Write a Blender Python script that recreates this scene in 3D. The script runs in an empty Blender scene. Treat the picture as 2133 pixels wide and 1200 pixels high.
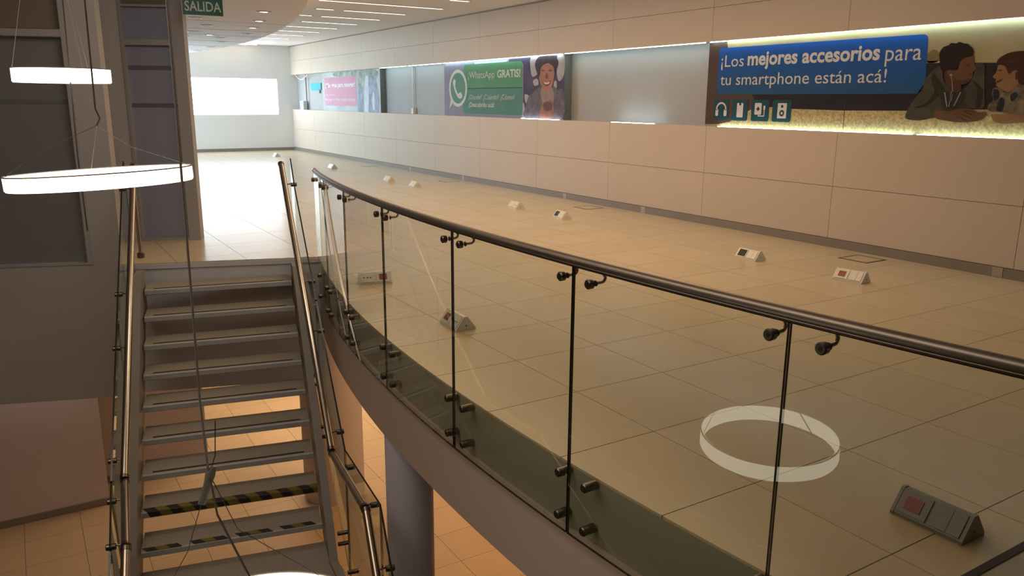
import bpy, bmesh, math, random
from mathutils import Vector, Matrix
random.seed(7)
SC = bpy.context.scene
COL = SC.collection

# ------------------------------------------------------------------ camera
cam_data = bpy.data.cameras.new('camera')
cam_data.sensor_fit = 'HORIZONTAL'
cam_data.sensor_width = 36.0
cam_data.lens = 1645.626 / 2133.0 * 36.0
cam_data.clip_start = 0.05
cam_data.clip_end = 100
cam = bpy.data.objects.new('camera', cam_data)
COL.objects.link(cam)
YAW, PITCH, ROLL = 0.55858, 0.232303, 0.0071509
CAM = Vector((-2.38123, -2.55638, 1.492915))
fwd = Vector((math.sin(YAW) * math.cos(PITCH), math.cos(YAW) * math.cos(PITCH), -math.sin(PITCH)))
rt = Vector((math.cos(YAW), -math.sin(YAW), 0))
up = rt.cross(fwd)
r2 = rt * math.cos(ROLL) + up * math.sin(ROLL)
u2 = up * math.cos(ROLL) - rt * math.sin(ROLL)
M = Matrix((r2, u2, -fwd)).transposed().to_4x4()
M.translation = CAM
cam.matrix_world = M
SC.camera = cam

# ------------------------------------------------------------------ world, exposure, large lights
SC.view_settings.view_transform = 'Standard'
SC.view_settings.look = 'None'
SC.view_settings.exposure = 0.0
SC.view_settings.gamma = 1.0
SC.view_settings.use_curve_mapping = False
SC.cycles.use_denoising = True
SC.cycles.max_bounces = 8
SC.cycles.diffuse_bounces = 4
SC.cycles.glossy_bounces = 4
SC.cycles.transparent_max_bounces = 24
SC.cycles.sample_clamp_indirect = 4.0
world = bpy.data.worlds.new('world')
SC.world = world
world.use_nodes = True
world.node_tree.nodes['Background'].inputs[0].default_value = (0.75, 0.85, 1.0, 1)
world.node_tree.nodes['Background'].inputs[1].default_value = 1.0

WARM = (1.0, 0.70, 0.43)
NEUTRAL = (1.0, 0.93, 0.84)
COOL = (0.80, 0.90, 1.0)


def area(name, loc, rot, sx, sy, power, color):
    d = bpy.data.lights.new(name, 'AREA')
    d.shape = 'RECTANGLE'
    d.size, d.size_y = sx, sy
    d.energy = power
    d.color = color
    o = bpy.data.objects.new(name, d)
    o.location = loc
    o.rotation_euler = rot
    COL.objects.link(o)
    return o


# daylight through the long side window of the far hall (left wall, out of view)
area('window_daylight', (-4.8, 19.0, 1.7), (0, math.radians(-90), 0), 2.2, 4.2, 950, (0.60, 0.80, 1.0))
# warm fluorescent rows over the near part of the hall (beyond the top of the frame)
area('hall_light', (2.2, 6.4, 2.98), (0, 0, 0), 2.4, 10.0, 147, (1.0, 0.665, 0.37))
# added fill lights brightening the void and the head of the stairs
area('void_fill', (-3.2, 0.6, 2.98), (0, 0, 0), 2.0, 4.0, 62, (1.0, 0.82, 0.66))
area('landing_fill', (-0.9, 3.6, 2.9), (math.radians(28), 0, 0), 1.2, 0.8, 19, (1.0, 0.88, 0.78))
# lamps of the lower floor
area('lower_light', (1.9, 10.0, -0.42), (0, 0, 0), 3.0, 3.4, 185, (1.0, 0.76, 0.54))
area('lower_light_right', (2.4, 4.4, -0.42), (0, 0, 0), 2.2, 3.0, 72, (1.0, 0.60, 0.30))
area('lower_light_left', (-2.5, 7.2, -0.95), (0, 0, 0), 0.5, 0.3, 4.5, (1.0, 0.88, 0.80))


# ------------------------------------------------------------------ materials
def mat(name, color, rough=0.5, metal=0.0, spec=0.5, noise=0.0, nscale=6.0, emit=None, estr=0.0, bump=0.0, bscale=60.0, rand=0.0, detail=4.0):
    m = bpy.data.materials.new(name)
    m.use_nodes = True
    nt = m.node_tree
    b = nt.nodes['Principled BSDF']
    b.inputs['Base Color'].default_value = (*color, 1)
    b.inputs['Roughness'].default_value = rough
    b.inputs['Metallic'].default_value = metal
    b.inputs['Specular IOR Level'].default_value = spec
    if noise or rand:
        tc = nt.nodes.new('ShaderNodeTexCoord')
        nz = nt.nodes.new('ShaderNodeTexNoise')
        nz.inputs['Scale'].default_value = nscale
        nz.inputs['Detail'].default_value = detail
        geo = nt.nodes.new('ShaderNodeNewGeometry')
        nt.links.new(geo.outputs['Position'], nz.inputs['Vector'])
        mp = nt.nodes.new('ShaderNodeMapRange')
        mp.inputs['From Min'].default_value = 0.3
        mp.inputs['From Max'].default_value = 0.7
        mp.inputs['To Min'].default_value = 1 - noise
        mp.inputs['To Max'].default_value = 1 + noise
        nt.links.new(nz.outputs['Fac'], mp.inputs['Value'])
        val = mp.outputs['Result']
        if rand:
            oi = nt.nodes.new('ShaderNodeObjectInfo')
            m2 = nt.nodes.new('ShaderNodeMapRange')
            m2.inputs['To Min'].default_value = 1 - rand
            m2.inputs['To Max'].default_value = 1 + rand
            nt.links.new(oi.outputs['Random'], m2.inputs['Value'])
            mu = nt.nodes.new('ShaderNodeMath')
            mu.operation = 'MULTIPLY'
            nt.links.new(val, mu.inputs[0])
            nt.links.new(m2.outputs['Result'], mu.inputs[1])
            val = mu.outputs[0]
        vm = nt.nodes.new('ShaderNodeVectorMath')
        vm.operation = 'SCALE'
        vm.inputs[0].default_value = color
        nt.links.new(val, vm.inputs['Scale'])
        nt.links.new(vm.outputs['Vector'], b.inputs['Base Color'])
    if bump:
        nb = nt.nodes.new('ShaderNodeTexNoise')
        nb.inputs['Scale'].default_value = bscale
        g2 = nt.nodes.new('ShaderNodeNewGeometry')
        nt.links.new(g2.outputs['Position'], nb.inputs['Vector'])
        bp = nt.nodes.new('ShaderNodeBump')
        bp.inputs['Strength'].default_value = bump
        bp.inputs['Distance'].default_value = 0.01
        nt.links.new(nb.outputs['Fac'], bp.inputs['Height'])
        nt.links.new(bp.outputs['Normal'], b.inputs['Normal'])
    if emit:
        b.inputs['Emission Color'].default_value = (*emit, 1)
        b.inputs['Emission Strength'].default_value = estr
    return m


def glass_mat(name, tint, ior=1.5, gain=1.4):
    m = bpy.data.materials.new(name)
    m.use_nodes = True
    nt = m.node_tree
    nt.nodes.clear()
    out = nt.nodes.new('ShaderNodeOutputMaterial')
    tr = nt.nodes.new('ShaderNodeBsdfTransparent')
    tr.inputs[0].default_value = (*tint, 1)
    gl = nt.nodes.new('ShaderNodeBsdfGlossy')
    gl.inputs['Roughness'].default_value = 0.0
    gl.inputs['Color'].default_value = (0.95, 1, 0.97, 1)
    fr = nt.nodes.new('ShaderNodeFresnel')
    fr.inputs['IOR'].default_value = ior
    geo = nt.nodes.new('ShaderNodeNewGeometry')
    inv = nt.nodes.new('ShaderNodeMath')
    inv.operation = 'SUBTRACT'
    inv.inputs[0].default_value = 1.0
    nt.links.new(geo.outputs['Backfacing'], inv.inputs[1])
    mu = nt.nodes.new('ShaderNodeMath')
    mu.operation = 'MULTIPLY'
    mu.use_clamp = True
    nt.links.new(fr.outputs[0], mu.inputs[0])
    nt.links.new(inv.outputs[0], mu.inputs[1])
    mg = nt.nodes.new('ShaderNodeMath')
    mg.operation = 'MULTIPLY'
    mg.use_clamp = True
    mg.inputs[1].default_value = gain
    nt.links.new(mu.outputs[0], mg.inputs[0])
    mx = nt.nodes.new('ShaderNodeMixShader')
    nt.links.new(mg.outputs[0], mx.inputs[0])
    nt.links.new(tr.outputs[0], mx.inputs[1])
    nt.links.new(gl.outputs[0], mx.inputs[2])
    nt.links.new(mx.outputs[0], out.inputs['Surface'])
    return m


MT = dict(
    tile=mat('porcelain_tile', (0.595, 0.485, 0.325), 0.24, spec=0.42, noise=0.035, nscale=2.2, rand=0.025, bump=0.02, bscale=9),
    tile_grey=mat('porcelain_tile_grey', (0.43, 0.40, 0.31), 0.35, noise=0.03, nscale=2.2),
    tile_low=mat('lower_tile', (0.56, 0.39, 0.22), 0.45, spec=0.15, noise=0.04, nscale=2.0, rand=0.03),
    grout=mat('grout', (0.16, 0.12, 0.085), 0.9),
    panel=mat('wall_panel_paint', (0.60, 0.50, 0.41), 0.55, spec=0.3, noise=0.015, nscale=1.4, rand=0.012),
    white=mat('white_paint', (0.75, 0.73, 0.71), 0.6, spec=0.3, noise=0.02, nscale=1.5),
    ceil=mat('ceiling_paint', (0.80, 0.76, 0.75), 0.7, spec=0.2, noise=0.015, nscale=1.2),
    soffit=mat('soffit_paint', (0.78, 0.77, 0.84), 0.85, spec=0.15, noise=0.02, nscale=1.2),
    grey_wall=mat('grey_brown_paint', (0.43, 0.40, 0.38), 0.65, spec=0.3, noise=0.03, nscale=1.3),
    screen_wall=mat('screen_wall_lightened', (0.60, 0.57, 0.56), 0.65, spec=0.3, noise=0.03, nscale=1.3),  # front wall paint lightened; the light missing here is put into the colour
    side_wall=mat('side_wall_paint', (0.24, 0.185, 0.13), 0.7, noise=0.05),
    fascia=mat('fascia_paint', (0.54, 0.42, 0.35), 0.6, spec=0.3, noise=0.02, nscale=1.5),
    edge=mat('edge_band_paint', (0.33, 0.31, 0.235), 0.6, spec=0.3, noise=0.03, nscale=1.5),
    lowwall=mat('lower_wall_paint', (0.62, 0.54, 0.52), 0.65, spec=0.3, noise=0.03, nscale=1.2),
    pier=mat('pier_paint', (0.72, 0.70, 0.80), 0.6, spec=0.3, noise=0.02, nscale=1.5),
    backwall=mat('lower_back_paint', (0.13, 0.125, 0.125), 0.6),
    base=mat('baseboard_grey', (0.24, 0.20, 0.17), 0.45, noise=0.04, nscale=3),
    joint_cover=mat('baseboard_joint', (0.40, 0.34, 0.28), 0.5),
    frame=mat('door_frame_paint', (0.38, 0.36, 0.37), 0.5, noise=0.02),
    dark_pane=mat('dark_pane', (0.21, 0.21, 0.22), 0.32, spec=0.5, noise=0.06, nscale=1.2),
    dark_pane_warm=mat('dark_pane_warm', (0.22, 0.18, 0.13), 0.35, spec=0.5, noise=0.08, nscale=1.2),
    dark_rail=mat('dark_rail', (0.15, 0.15, 0.16), 0.4),
    steel=mat('brushed_steel', (0.46, 0.40, 0.34), 0.26, metal=1.0, noise=0.05, nscale=20),
    steel_dark=mat('dark_steel', (0.17, 0.145, 0.125), 0.34, metal=1.0, noise=0.06, nscale=30),
    rail=mat('handrail_steel', (0.32, 0.28, 0.24), 0.42, metal=1.0, noise=0.05, nscale=14),
    stair=mat('stair_grey_paint', (0.40, 0.40, 0.405), 0.5, spec=0.35, noise=0.06, nscale=5),
    beam=mat('landing_beam_lightened', (0.56, 0.56, 0.60), 0.6, spec=0.3, noise=0.03, nscale=2),  # lightened colour makes up for the shade of the treads
    stringer=mat('stringer_paint', (0.235, 0.21, 0.185), 0.5, spec=0.35, noise=0.05, nscale=5),
    tread=mat('tread_vinyl', (0.29, 0.25, 0.20), 0.6, noise=0.10, nscale=90, bump=0.08, bscale=160),
    black=mat('black_rubber', (0.015, 0.013, 0.012), 0.7),
    yellow=mat('tape_yellow', (0.15, 0.12, 0.012), 0.6, noise=0.12, nscale=40),
    door_pane=mat('door_pane', (0.31, 0.33, 0.43), 0.35, spec=0.4, noise=0.04, nscale=1.2),
    glass_edge=mat('glass_edge', (0.018, 0.02, 0.016), 0.2),
    glass=glass_mat('clear_glass', (0.945, 0.955, 0.925)),
    stair_glass=glass_mat('stair_glass', (0.88, 0.90, 0.88), gain=1.2),
    plastic=mat('white_plastic', (0.76, 0.73, 0.66), 0.30, noise=0.02, nscale=20),
    plastic_grey=mat('grey_plastic', (0.22, 0.215, 0.19), 0.4),
    red=mat('red_plastic', (0.28, 0.036, 0.022), 0.4),
    hole=mat('dark_opening', (0.02, 0.016, 0.013), 0.6),
    cable=mat('cable_dark', (0.05, 0.04, 0.035), 0.6),
    cable_grey=mat('cable_grey', (0.30, 0.27, 0.25), 0.5),
    tape_white=mat('clear_tape', (0.20, 0.18, 0.155), 0.4),
    ring=mat('ring_diffuser', (0.8, 0.78, 0.7), 0.5, emit=(1.0, 0.93, 0.74), estr=3.2),
    ring_rim=mat('ring_rim', (0.25, 0.22, 0.18), 0.4),
    tube=mat('fluorescent_diffuser', (0.9, 0.9, 0.9), 0.5, emit=(1.0, 0.87, 0.70), estr=2.9),
    lamp=mat('downlight_lamp', (0.9, 0.9, 0.9), 0.5, emit=(1.0, 0.95, 0.9), estr=6.0),
    led=mat('led_strip', (0.9, 0.95, 1), 0.5, emit=(0.62, 0.93, 1.0), estr=20.0),
    sky=mat('frosted_window', (0.9, 0.9, 0.9), 0.4, emit=(0.80, 0.92, 1.0), estr=8.0),
    green=mat('sign_green', (0.008, 0.105, 0.075), 0.45),
    sign_white=mat('sign_letter', (0.55, 0.62, 0.58), 0.5),
    expansion=mat('expansion_joint', (0.02, 0.011, 0.009), 0.55),
    niche=mat('niche_panel', (0.40, 0.40, 0.40), 0.6, spec=0.2, noise=0.02, nscale=1.5),
    board_side_shade=mat('board_side_shade', (0.17, 0.19, 0.20), 0.5),  # sides lie in shadow; that darkness is put into the colour
)


def pm(name, c, noise=0.0, ns=20):
    return mat('print_' + name, c, 0.55, spec=0.15, noise=noise, nscale=ns)


# ------------------------------------------------------------------ geometry helpers
WORLD = {}


def new_bm():
    return bmesh.new()


def add_poly_prism(bm, pts, z0, z1):
    """pts: list of (x,y); vertical prism"""
    n = len(pts)
    lo = [bm.verts.new((p[0], p[1], z0)) for p in pts]
    hi = [bm.verts.new((p[0], p[1], z1)) for p in pts]
    fs = [bm.faces.new(list(reversed(lo))), bm.faces.new(hi)]
    for i in range(n):
        j = (i + 1) % n
        fs.append(bm.faces.new((lo[i], lo[j], hi[j], hi[i])))
    return fs


def add_hexa(bm, c8, mi=0):
    """c8: 4 bottom corners then 4 top corners"""
    v = [bm.verts.new(c) for c in c8]
    fs = []
    for f in ((3, 2, 1, 0), (4, 5, 6, 7), (0, 1, 5, 4), (1, 2, 6, 5), (2, 3, 7, 6), (3, 0, 4, 7)):
        g = bm.faces.new([v[i] for i in f])
        g.material_index = mi
        fs.append(g)
    return fs


def add_box(bm, x0, x1, y0, y1, z0, z1, mi=0):
    return add_hexa(bm, [(x0, y0, z0), (x1, y0, z0), (x1, y1, z0), (x0, y1, z0), (x0, y0, z1), (x1, y0, z1), (x1, y1, z1), (x0, y1, z1)], mi)


def add_obox(bm, o, ax, ay, az, mi=0):
    """oriented box from corner o with edge vectors"""
    o, ax, ay, az = Vector(o), Vector(ax), Vector(ay), Vector(az)
    c = [o, o + ax, o + ax + ay, o + ay]
    return add_hexa(bm, c + [p + az for p in c], mi)


def add_tube(bm, pts, r, seg=10, closed=False, caps=True):
    pts = [Vector(p) for p in pts]
    n = len(pts)
    rings = []
    prev = None
    for i in range(n):
        if closed:
            t = (pts[(i + 1) % n] - pts[i - 1]).normalized()
        else:
            t = (pts[min(i + 1, n - 1)] - pts[max(i - 1, 0)]).normalized()
        if prev is None:
            a = Vector((0, 0, 1)) if abs(t.z) < 0.9 else Vector((1, 0, 0))
            nrm = (a - t * a.dot(t)).normalized()
        else:
            nrm = (prev - t * prev.dot(t))
            nrm = nrm.normalized() if nrm.length > 1e-6 else t.orthogonal().normalized()
        prev = nrm
        b = t.cross(nrm)
        rr = r[i] if isinstance(r, (list, tuple)) else r
        rings.append([bm.verts.new(pts[i] + nrm * (rr * math.cos(2 * math.pi * k / seg)) + b * (rr * math.sin(2 * math.pi * k / seg))) for k in range(seg)])
    m = n if closed else n - 1
    for i in range(m):
        A, B = rings[i], rings[(i + 1) % n]
        for k in range(seg):
            f = bm.faces.new((A[k], A[(k + 1) % seg], B[(k + 1) % seg], B[k]))
            f.smooth = True
    if caps and not closed:
        bm.faces.new(list(reversed(rings[0])))
        bm.faces.new(rings[-1])


def add_cyl(bm, p0, p1, r, seg=16, bev=0.0):
    p0, p1 = Vector(p0), Vector(p1)
    if bev:
        d = (p1 - p0).normalized()
        add_tube(bm, [p0, p0 + d * 1e-4, p0 + d * bev, p1 - d * bev, p1 - d * 1e-4, p1], [r - bev, r - bev, r, r, r - bev, r - bev], seg)
    else:
        add_tube(bm, [p0, p1], r, seg)


def obj(name, bm, m=None, parent=None, local=False, mats=None, weld=False):
    bmesh.ops.recalc_face_normals(bm, faces=bm.faces)
    me = bpy.data.meshes.new(name)
    if parent is not None and not local:
        off = WORLD.get(parent.name, Vector((0, 0, 0)))
        bmesh.ops.translate(bm, vec=-off, verts=bm.verts)
    elif parent is None and not local:
        lo = Vector((min(v.co.x for v in bm.verts), min(v.co.y for v in bm.verts), min(v.co.z for v in bm.verts)))
        hi = Vector((max(v.co.x for v in bm.verts), max(v.co.y for v in bm.verts), max(v.co.z for v in bm.verts)))
        off = Vector(((lo.x + hi.x) / 2, (lo.y + hi.y) / 2, lo.z))
        bmesh.ops.translate(bm, vec=-off, verts=bm.verts)
    bm.to_mesh(me)
    bm.free()
    if any(p.use_smooth for p in me.polygons):
        me.set_sharp_from_angle(angle=math.radians(35))
    for mm in (mats or [m]):
        me.materials.append(mm)
    o = bpy.data.objects.new(name, me)
    COL.objects.link(o)
    if parent is not None:
        o.parent = parent
        WORLD[o.name] = WORLD.get(parent.name, Vector((0, 0, 0)))
    elif not local:
        o.location = off
        WORLD[o.name] = off
    return o


def thing(name, label, cat, loc=(0, 0, 0), group=None, rotz=0.0):
    o = bpy.data.objects.new(name, None)
    COL.objects.link(o)
    o.empty_display_size = 0.1
    o.location = loc
    o.rotation_euler = (0, 0, rotz)
    o['label'] = label
    o['category'] = cat
    if group:
        o['group'] = group
    WORLD[o.name] = Vector(loc)
    return o


def tag(o, label, cat, group=None):
    o['label'] = label
    o['category'] = cat
    if group:
        o['group'] = group
    return o


def struct(name, bm, m=None, label=None, mats=None):
    o = obj(name, bm, m, mats=mats)
    o['kind'] = 'structure'
    if label:
        o['label'] = label
        o['category'] = name.split('_')[0]
    return o


def dup(root, loc, rotz=0.0, label=None, group=None):
    r = root.copy()
    COL.objects.link(r)
    r.location = loc
    r.rotation_euler = (0, 0, rotz)
    if label:
        r['label'] = label
    if group:
        r['group'] = group
    for ch in list(root.children):
        c = ch.copy()
        COL.objects.link(c)
        c.parent = r
        for g in list(ch.children):
            d = g.copy()
            COL.objects.link(d)
            d.parent = c
    return r


def clip(poly, a, b, c):
    """keep a*x+b*y+c >= 0"""
    out = []
    n = len(poly)
    for i in range(n):
        p, q = poly[i], poly[(i + 1) % n]
        dp, dq = a * p[0] + b * p[1] + c, a * q[0] + b * q[1] + c
        if dp >= 0:
            out.append(p)
        if (dp > 0 and dq < 0) or (dp < 0 and dq > 0):
            t = dp / (dp - dq)
            out.append((p[0] + (q[0] - p[0]) * t, p[1] + (q[1] - p[1]) * t))
    return out


# ------------------------------------------------------------------ key dimensions (metres; upper floor z = 0)
CX, CY, RE = 15.45, 0.61, 15.99          # curved slab edge
XW, YF, ZC = 4.92, 21.70, 3.03           # right wall, far wall, ceiling
ZL = -3.60                               # lower floor
T = 0.6                                  # tile
LX0, LY0 = 0.04, 4.875                   # landing edge runs left from here
LTH = math.radians(18.0)
LDX, LDY = -math.cos(LTH), math.sin(LTH)


def arc_pt(s, r=RE, z=0.0):
    """s: arc length along the glass line (positive away from the camera)"""
    a = s / 16.04
    return Vector((CX - r * math.cos(a), CY + r * math.sin(a), z))


S_END = math.asin((LY0 - CY) / RE) * 16.04
# landing line as half plane:  n.(p - L0) >= 0 is floor
LNX, LNY = math.sin(LTH), math.cos(LTH)


def floor_polys(x0, x1, y0, y1, yclip=None):
    """cut one tile rectangle to the slab outline; returns convex pieces"""
    sq = [(x0, y0), (x1, y0), (x1, y1), (x0, y1)]
    if yclip is not None:
        sq = clip(sq, 0, 1, -yclip)
    out = []
    c = -(LNX * LX0 + LNY * LY0)
    a = clip(sq, LNX, LNY, c)
    if len(a) >= 3:
        a2 = clip(a, 1, 0, 1.64)
        if len(a2) >= 3:
            out.append(a2)
    b = clip(sq, -LNX, -LNY, -c)
    if len(b) >= 3:
        for k in range(-20, 25):
            aa = (k + 0.5) * 0.25 / RE
            nx, ny = math.cos(aa), -math.sin(aa)
            px, py = CX - RE * math.cos(aa), CY + RE * math.sin(aa)
            b = clip(b, nx, ny, -(nx * px + ny * py))
            if len(b) < 3:
                break
        if len(b) >= 3:
            out.append(b)
    return out


# ------------------------------------------------------------------ upper floor slab
YJ = -1.41
outline = [arc_pt(-3.2 + i * (S_END + 3.2) / 60, RE - 0.06).to_2d() for i in range(61)]
outline += [Vector((LX0 + LDX * 1.70 + LNX * q, LY0 + LDY * 1.70 + LNY * q)) for q in (0.0, 0.2)] + [Vector((-4.4, 6.7)), Vector((-4.4, YF)), Vector((XW + 0.2, YF)), Vector((XW + 0.2, outline[0].y))]
bm = new_bm()
add_poly_prism(bm, [tuple(p) for p in outline], -0.36, -0.005)
floor = struct('floor', bm, MT['grout'])

tiles = []
for i in range(-8, 9):
    for j in range(-4, 37):
        x0, y0 = i * T, j * T
        polys = floor_polys(x0, min(x0 + T, XW), y0, min(y0 + T, YF), YJ + 0.014)
        if not polys:
            continue
        tiles.append((math.hypot(x0 + .3 - CAM.x, y0 + .3 - CAM.y), x0, y0, polys))


def in_view(x, y, z):
    d = Vector((x, y, z)) - CAM
    w = d.dot(fwd)
    return w > 0.2 and abs(d.dot(r2) / w) < 0.80 and abs(d.dot(u2) / w) < 0.52


tiles.sort(key=lambda t: (0 if in_view(t[1] + .3, t[2] + .3, 0) else 1, t[0]))
G = 0.0022
FULL = {}


def tile_bm(polys, g=G):
    bm_ = new_bm()
    for poly in polys:
        add_poly_prism(bm_, poly, -0.012, 0.0)
    return bm_


def inset(poly, x0, y0, x1, y1, g=G):
    p = clip(poly, 1, 0, -(x0 + g))
    p = clip(p, -1, 0, x1 - g)
    p = clip(p, 0, 1, -(y0 + g))
    p = clip(p, 0, -1, y1 - g)
    return p


rest = new_bm()
full_mesh = None
n_tiles = 0
for d, x0, y0, polys in tiles:
    polys = [inset(p, x0, y0, x0 + T, y0 + T) for p in polys]
    polys = [p for p in polys if len(p) >= 3]
    if not polys:
        continue
    if n_tiles < 296:
        is_full = len(polys) == 1 and len(polys[0]) == 4 and abs((max(q[0] for q in polys[0]) - min(q[0] for q in polys[0])) - (T - 2 * G)) < 1e-6 and abs((max(q[1] for q in polys[0]) - min(q[1] for q in polys[0])) - (T - 2 * G)) < 1e-6
        if is_full:
            if full_mesh is None:
                b_ = new_bm()
                add_poly_prism(b_, [(G, G), (T - G, G), (T - G, T - G), (G, T - G)], -0.012, 0.0)
                o = obj('tile', b_, MT['tile'], floor, local=True)
                full_mesh = o.data
            else:
                o = bpy.data.objects.new('tile', full_mesh)
                COL.objects.link(o)
                o.parent = floor
            o.location = Vector((x0, y0, 0)) - WORLD[floor.name]
        else:
            obj('tile', tile_bm(polys), MT['tile'], floor)
        n_tiles += 1
    else:
        for p in polys:
            add_poly_prism(rest, p, -0.012, 0.0)
if len(rest.verts):
    o = obj('far_tiles', rest, MT['tile'], floor)
    o['kind'] = 'stuff'
# floor beyond the expansion joint (lower right corner of the view)
for i in range(-1, 9):
    for j in range(-5, -2):
        x0, y0 = i * T, j * T
        ps = floor_polys(x0, min(x0 + T, XW), y0, y0 + T)
        ps = [inset(clip(p, 0, -1, YJ - 0.014), x0, y0, x0 + T, y0 + T) for p in ps if len(clip(p, 0, -1, YJ - 0.014)) >= 3]
        ps = [p for p in ps if len(p) >= 3]
        if ps:
            obj('tile', tile_bm(ps), MT['tile_grey'], floor)
bm = new_bm()
add_box(bm, -0.43, XW, YJ - 0.014, YJ + 0.014, -0.012, 0.004)
struct('trim_1', bm, MT['expansion'])

# ------------------------------------------------------------------ curved slab edge: light nosing, grey band behind the glass, painted fascia below
def arc_strip(bm, s0, s1, ro, ri, z0, z1, n=48):
    A = []
    for k in range(n + 1):
        s = s0 + (s1 - s0) * k / n
        A.append([bm.verts.new(arc_pt(s, ro, z0)), bm.verts.new(arc_pt(s, ro, z1)), bm.verts.new(arc_pt(s, ri, z1)), bm.verts.new(arc_pt(s, ri, z0))])
    for k in range(n):
        a, b = A[k], A[k + 1]
        for e in range(4):
            f = bm.faces.new((a[e], a[(e + 1) % 4], b[(e + 1) % 4], b[e]))
            f.smooth = e in (0, 2)
    bm.faces.new(A[0])
    bm.faces.new(list(reversed(A[-1])))


bm = new_bm()
arc_strip(bm, -3.2, S_END, RE, RE - 0.2, -0.292, -0.013)
edge_band = struct('trim_2', bm, MT['edge'])
bm = new_bm()
arc_strip(bm, -3.2, S_END, RE + 0.012, RE - 0.25, -0.70, -0.295)
fascia = struct('trim_3', bm, MT['fascia'])
# landing beam face
bm = new_bm()
o_ = Vector((LX0, LY0, -1.26))
d_ = Vector((LDX, LDY, 0))
n_ = Vector((LNX, LNY, 0))
add_obox(bm, o_, d_ * 1.76, n_ * 0.25, (0, 0, 1.20))
add_obox(bm, o_ + Vector((0, 0, 1.205)) - n_ * 0.012, d_ * 1.76, n_ * 0.2, (0, 0, 0.042))
struct('trim_4', bm, MT['beam'])

# ------------------------------------------------------------------ right wall
bm = new_bm()
add_box(bm, XW + 0.02, XW + 0.35, -6.5, YF, -0.0, 1.20)
add_box(bm, XW + 0.02, XW + 0.35, -6.5, YF, 2.215, ZC)
add_box(bm, XW + 0.22, XW + 0.35, -6.5, YF, 1.20, 2.215)
wall_right = struct('wall_right', bm, MT['grout'])
cols = [-4.78, -2.9, -1.02, 0.86, 2.755, 4.62, 6.51, 8.39, 10.28, 12.13, 14.05, 15.95, 17.75, 19.7, YF]
for a, b in zip(cols[:-1], cols[1:]):
    for z0, z1 in ((0.092, 0.640), (0.640, 1.21), (2.205, 2.60), (2.60, ZC - 0.02)):
        bm = new_bm()
        g = 0.0022
        add_box(bm, XW, XW + 0.021, a + g, b - g, z0 + g, z1 - g)
        if z1 == 1.21:
            add_box(bm, XW + 0.021, XW + 0.22, a, b, 1.19, 1.208)
        if z0 == 2.205:
            add_box(bm, XW + 0.021, XW + 0.22, a, b, 2.208, 2.22)
        obj('wall_panel', bm, MT['panel'], wall_right)
# niche back panels (grey) between and behind the boards
for a, b in ((-1.0, 4.70), (4.70, 7.72), (7.72, 11.77), (11.77, 13.42), (13.42, 15.0), (15.0, 20.65), (20.65, YF)):
    bm = new_bm()
    add_box(bm, XW + 0.19, XW + 0.222, a + 0.002, b - 0.002, 1.208, 2.208)
    obj('niche_panel', bm, MT['niche'], wall_right)
bm = new_bm()
add_box(bm, XW - 0.006, XW + 0.021, -4.78, YF, ZC - 0.02, ZC - 0.002)
struct('trim_5', bm, MT['base'])
bm = new_bm()
add_box(bm, XW - 0.015, XW + 0.02, -4.78, YF, 0.0, 0.09)
baseboard = struct('baseboard_right', bm, MT['base'])
for y in (0.98, 5.7, 7.55, 10.9, 13.3):
    bm = new_bm()
    add_box(bm, XW - 0.019, XW - 0.012, y - 0.045, y + 0.045, 0.004, 0.09)
    obj('joint_cover', bm, MT['joint_cover'], baseboard)

# LED coves in the niche
for y0, y1, z0, wh in ((-0.9, 4.66, 2.199, 'poster with the blue banner'), (4.74, 7.68, 2.199, 'blank panel between blue and green posters'), (7.76, 11.73, 2.199, 'poster with the green banner'), (11.8, 13.36, 2.199, 'blank panel just past the green poster'), (13.46, 14.9, 2.199, 'blank panel beside the pink poster')):
    bm = new_bm()
    add_box(bm, XW + 0.012, XW + 0.024, y0, y1, z0, z0 + 0.006)
    o = tag(obj('led_strip', bm, MT['led']), 'thin cold white light strip above the ' + wh, 'light strip', 'light strips of the wall niche')
for y0, y1, wh in ((-0.9, 1.9, 'two people on the blue banner poster'), (1.95, 4.45, 'icons of the blue banner poster'), (5.6, 6.5, 'blank panel between blue and green posters'), (7.8, 8.9, 'laughing man on the green poster')):
    bm = new_bm()
    add_box(bm, XW + 0.012, XW + 0.024, y0, y1, 1.2085, 1.2145)
    o = tag(obj('led_strip', bm, MT['led']), 'cold white light strip on the ledge below the ' + wh, 'light strip', 'light strips of the wall niche')

# ------------------------------------------------------------------ far wall with glowing window, left walls, ceilings
bm = new_bm()
wy0, wy1, wz0, wz1 = 0.8, 4.52, 1.035, 2.10
add_box(bm, -4.6, wy0, YF, YF + 0.2, 0, ZC)
add_box(bm, wy1, XW + 0.35, YF, YF + 0.2, 0, ZC)
add_box(bm, wy0, wy1, YF, YF + 0.2, 0, wz0)
add_box(bm, wy0, wy1, YF, YF + 0.2, wz1, ZC)
wall_far = struct('wall_far', bm, MT['white'])
bm = new_bm()
add_box(bm, wy0, wy1, YF + 0.03, YF + 0.05, wz0, wz1)
window_1 = struct('window_1', bm, MT['sky'])
bm = new_bm()
for (a, b, c, d) in ((wy0, wy1, wz0, wz0 + 0.02), (wy0, wy1, wz1 - 0.02, wz1), (wy0, wy0 + 0.02, wz0, wz1), (wy1 - 0.02, wy1, wz0, wz1)):
    add_box(bm, a, b, YF + 0.005, YF + 0.03, c, d)
obj('window_frame', bm, MT['white'], window_1)
bm = new_bm()
add_box(bm, -4.4, XW - 0.015, YF - 0.015, YF, 0, 0.085)
struct('baseboard_far', bm, MT['base'])
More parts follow.
